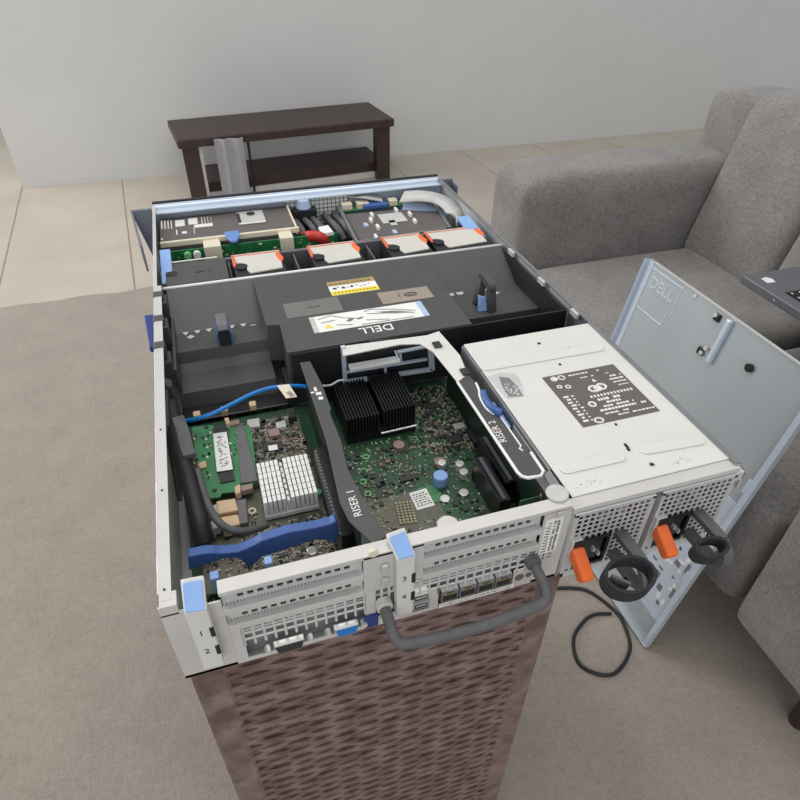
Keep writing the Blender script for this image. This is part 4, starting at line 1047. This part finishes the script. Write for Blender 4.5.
# ---- power supplies
def supply(x0, x1, xh):
    mb = MB(); ix0, ix1 = x0+.0105, x0+.0365
    skip = lambda x, z: (ix0-.0035 < x < ix1+.001 and z < .0465 and z > .012) or x < x0+.0095 and z < .05 and z > .016
    mb.lattice(x0+.003, x1-.003, .0085, .0755, 12, 13, .0019, -.0045, -.0034, .0017, skip)
    mb.box(x0, x0+.0032, -.0050, .10, .0035, .078); mb.box(x1-.0032, x1, -.0050, .10, .0035, .078)
    mb.box(x0, x1, -.0050, -.0030, .0750, .0785); mb.box(x0, x1, -.0050, -.0030, .0035, .0088)
    mb.box(x0+.003, x0+.0095, -.0046, -.003, .012, .052)
    ps = mb.build('power_supply', 'steel', SV, .0003)
    MB().box(x0+.0035, x1-.0035, .004, .19, .004, .0775).build('supply_body', 'black_deep', ps)
    mb = MB(); r = random.Random(int(x0*1e4))
    for k in range(16):
        x = r.uniform(x0+.02, x1-.02); z = r.uniform(.048, .07); mb.box(x, x+.004, .001, .0035, z, z+.004)
    tag(mb.build('inner_component', 'cream', ps), kind='stuff')
    mb = MB()
    for a in ((ix0-.001, ix0+.0018, .014, .046), (ix1-.0018, ix1+.001, .014, .046), (ix0, ix1, .0435, .0465), (ix0, ix1, .0125, .0155)): mb.box(a[0], a[1], -.0060, .002, a[2], a[3])
    mb.box(ix0, ix1, .0005, .002, .0140, .0450); inl = mb.build('power_inlet', 'black_gloss', ps, .0005)
    mb = MB(); mb.prism([(ix0+.004, -.004, .041), (ix1-.004, -.004, .041), (ix1-.004, -.004, .024), (ix1-.008, -.004, .018), (ix0+.008, -.004, .018), (ix0+.004, -.004, .024)], (0, .005, 0)); mb.build('inlet_core', 'chip', inl)
    mb = MB()
    for dx, z in ((.0065, .026), (.0125, .033), (.0185, .026)): mb.box(ix0+dx-.0010+.0005, ix0+dx+.0015, -.0075, -.003, z-.002, z+.002)
    mb.build('inlet_pin', 'silver', inl)
    # handle: two legs joined at the end
    ze1, ze2 = .043, .019
    yo = -.043
    mb = MB(); path = bez([(xh, -.003, ze1), (xh+.001, -.03, ze1-.001), (xh+.001, yo+.010, ze1-.002), (xh, yo, ze1-.008), (xh, yo, ze2+.006), (xh, yo+.012, ze2), (xh, -.03, ze2), (xh, -.003, ze2)], 5)
    mb.tube(path, .0026, flat=.0046, upv=(0, .02, 1) if False else (1, 0, 0)); mb.build('handle', 'rubber', ps, .0008)
    # orange release latch
    a = Vector((x0+.0062, -.006, .0405)); b = Vector((x0+.0064, -.028, .027))
    d = (b-a).normalized(); w = Vector((1, 0, 0)); h = d.cross(w)
    mb = MB(); sec = [a+w*.0055+h*.006, a-w*.0055+h*.006, a-w*.0055-h*.006, a+w*.0055-h*.006]; mb.prism(sec, b-a); ol = mb.build('release_latch', 'orange', ps, .0028)
    ol.modifiers['bevel'].segments = 3
    mid = a*.35+b*.65
    mb = MB(); mb.tube([mid-d*.006-h*.0062, mid+d*.001-h*.0062+w*.0012, mid+d*.009-h*.0062], .0005, 6); mb.build('latch_groove', 'orange_red', ol)
    mb = MB(); mb.box(x0+.0005, x0+.0100, -.0085, -.004, .034, .052); mb.build('latch_socket', 'cable_grey', ps, .0006)
    mb = MB(); mb.box(x0+.0025, x0+.0115, -.0088, -.0082, .042, .0515); mb.build('latch_gap', 'black_deep', ps)
    return ps
p1 = supply(.2880, .3565, .3335)
p2 = supply(.3625, .4315, .4055)
# fabric straps looped round the handles
def strap(c, rx, ry, tilt, h, ps):
    mb = MB(); rot = Matrix.Rotation(tilt[0], 3, 'X') @ Matrix.Rotation(tilt[1], 3, 'Y')
    pts = [Vector(c)+rot @ Vector((rx*math.cos(t), ry*math.sin(t), 0)) for t in [2*math.pi*i/28 for i in range(28)]]
    mb.tube(pts, .0013, flat=h, upv=rot @ Vector((0, 0, 1)), closed=True); return mb.build('cable_strap', 'velcro', ps, .0004)
c1 = ay(628, 578, -.050)
strap(c1, .0182, .0130, (.16, 0), .0068, p1)
MB().tube([c1+Vector((-.014, .002, .003)), c1+Vector((-.004, -.006, .0))], .0012, flat=.004, upv=(0, 0, 1)).build('strap_tongue', 'rubber', p1)
c2 = ay(709, 550, -.043)
strap(c2, .0132, .0072, (.25, .0), .0062, p2)

# ------------------------------------------------------------------ light
w = bpy.data.worlds.new('world'); S.world = w; w.use_nodes = True
nt = w.node_tree; bg = nt.nodes['Background']
bg.inputs['Color'].default_value = (.93, .965, 1, 1); bg.inputs['Strength'].default_value = .50
def area(name, loc, target, sx, sy, power, col=(1, 1, 1)):
    l = bpy.data.lights.new(name, 'AREA'); l.shape = 'RECTANGLE'; l.size = sx; l.size_y = sy; l.energy = power; l.color = col
    o = bpy.data.objects.new(name, l); COL.objects.link(o); o.location = loc
    o.rotation_euler = (Vector(target)-Vector(loc)).to_track_quat('-Z', 'Y').to_euler(); return o
area('window_and_fill_light', (-2.6, 3.2, 1.5), (.2, .4, -.1), 2.4, 2.0, 88, (1, .985, .96))
area('window_and_fill_light', (-.5, -2.4, 1.0), (.3, .2, -.1), 2.2, 1.6, 24, (.97, .985, 1))  # fill added behind the camera to brighten the rear panel, no window known
area('ceiling_light', (.3, .6, 2.1), (.3, .4, 0), 1.6, 1.6, 24, (1, .97, .93))
S.view_settings.view_transform = 'Standard'; S.view_settings.look = 'None'
S.view_settings.gamma = 1; S.view_settings.exposure = 0; S.view_settings.use_curve_mapping = False
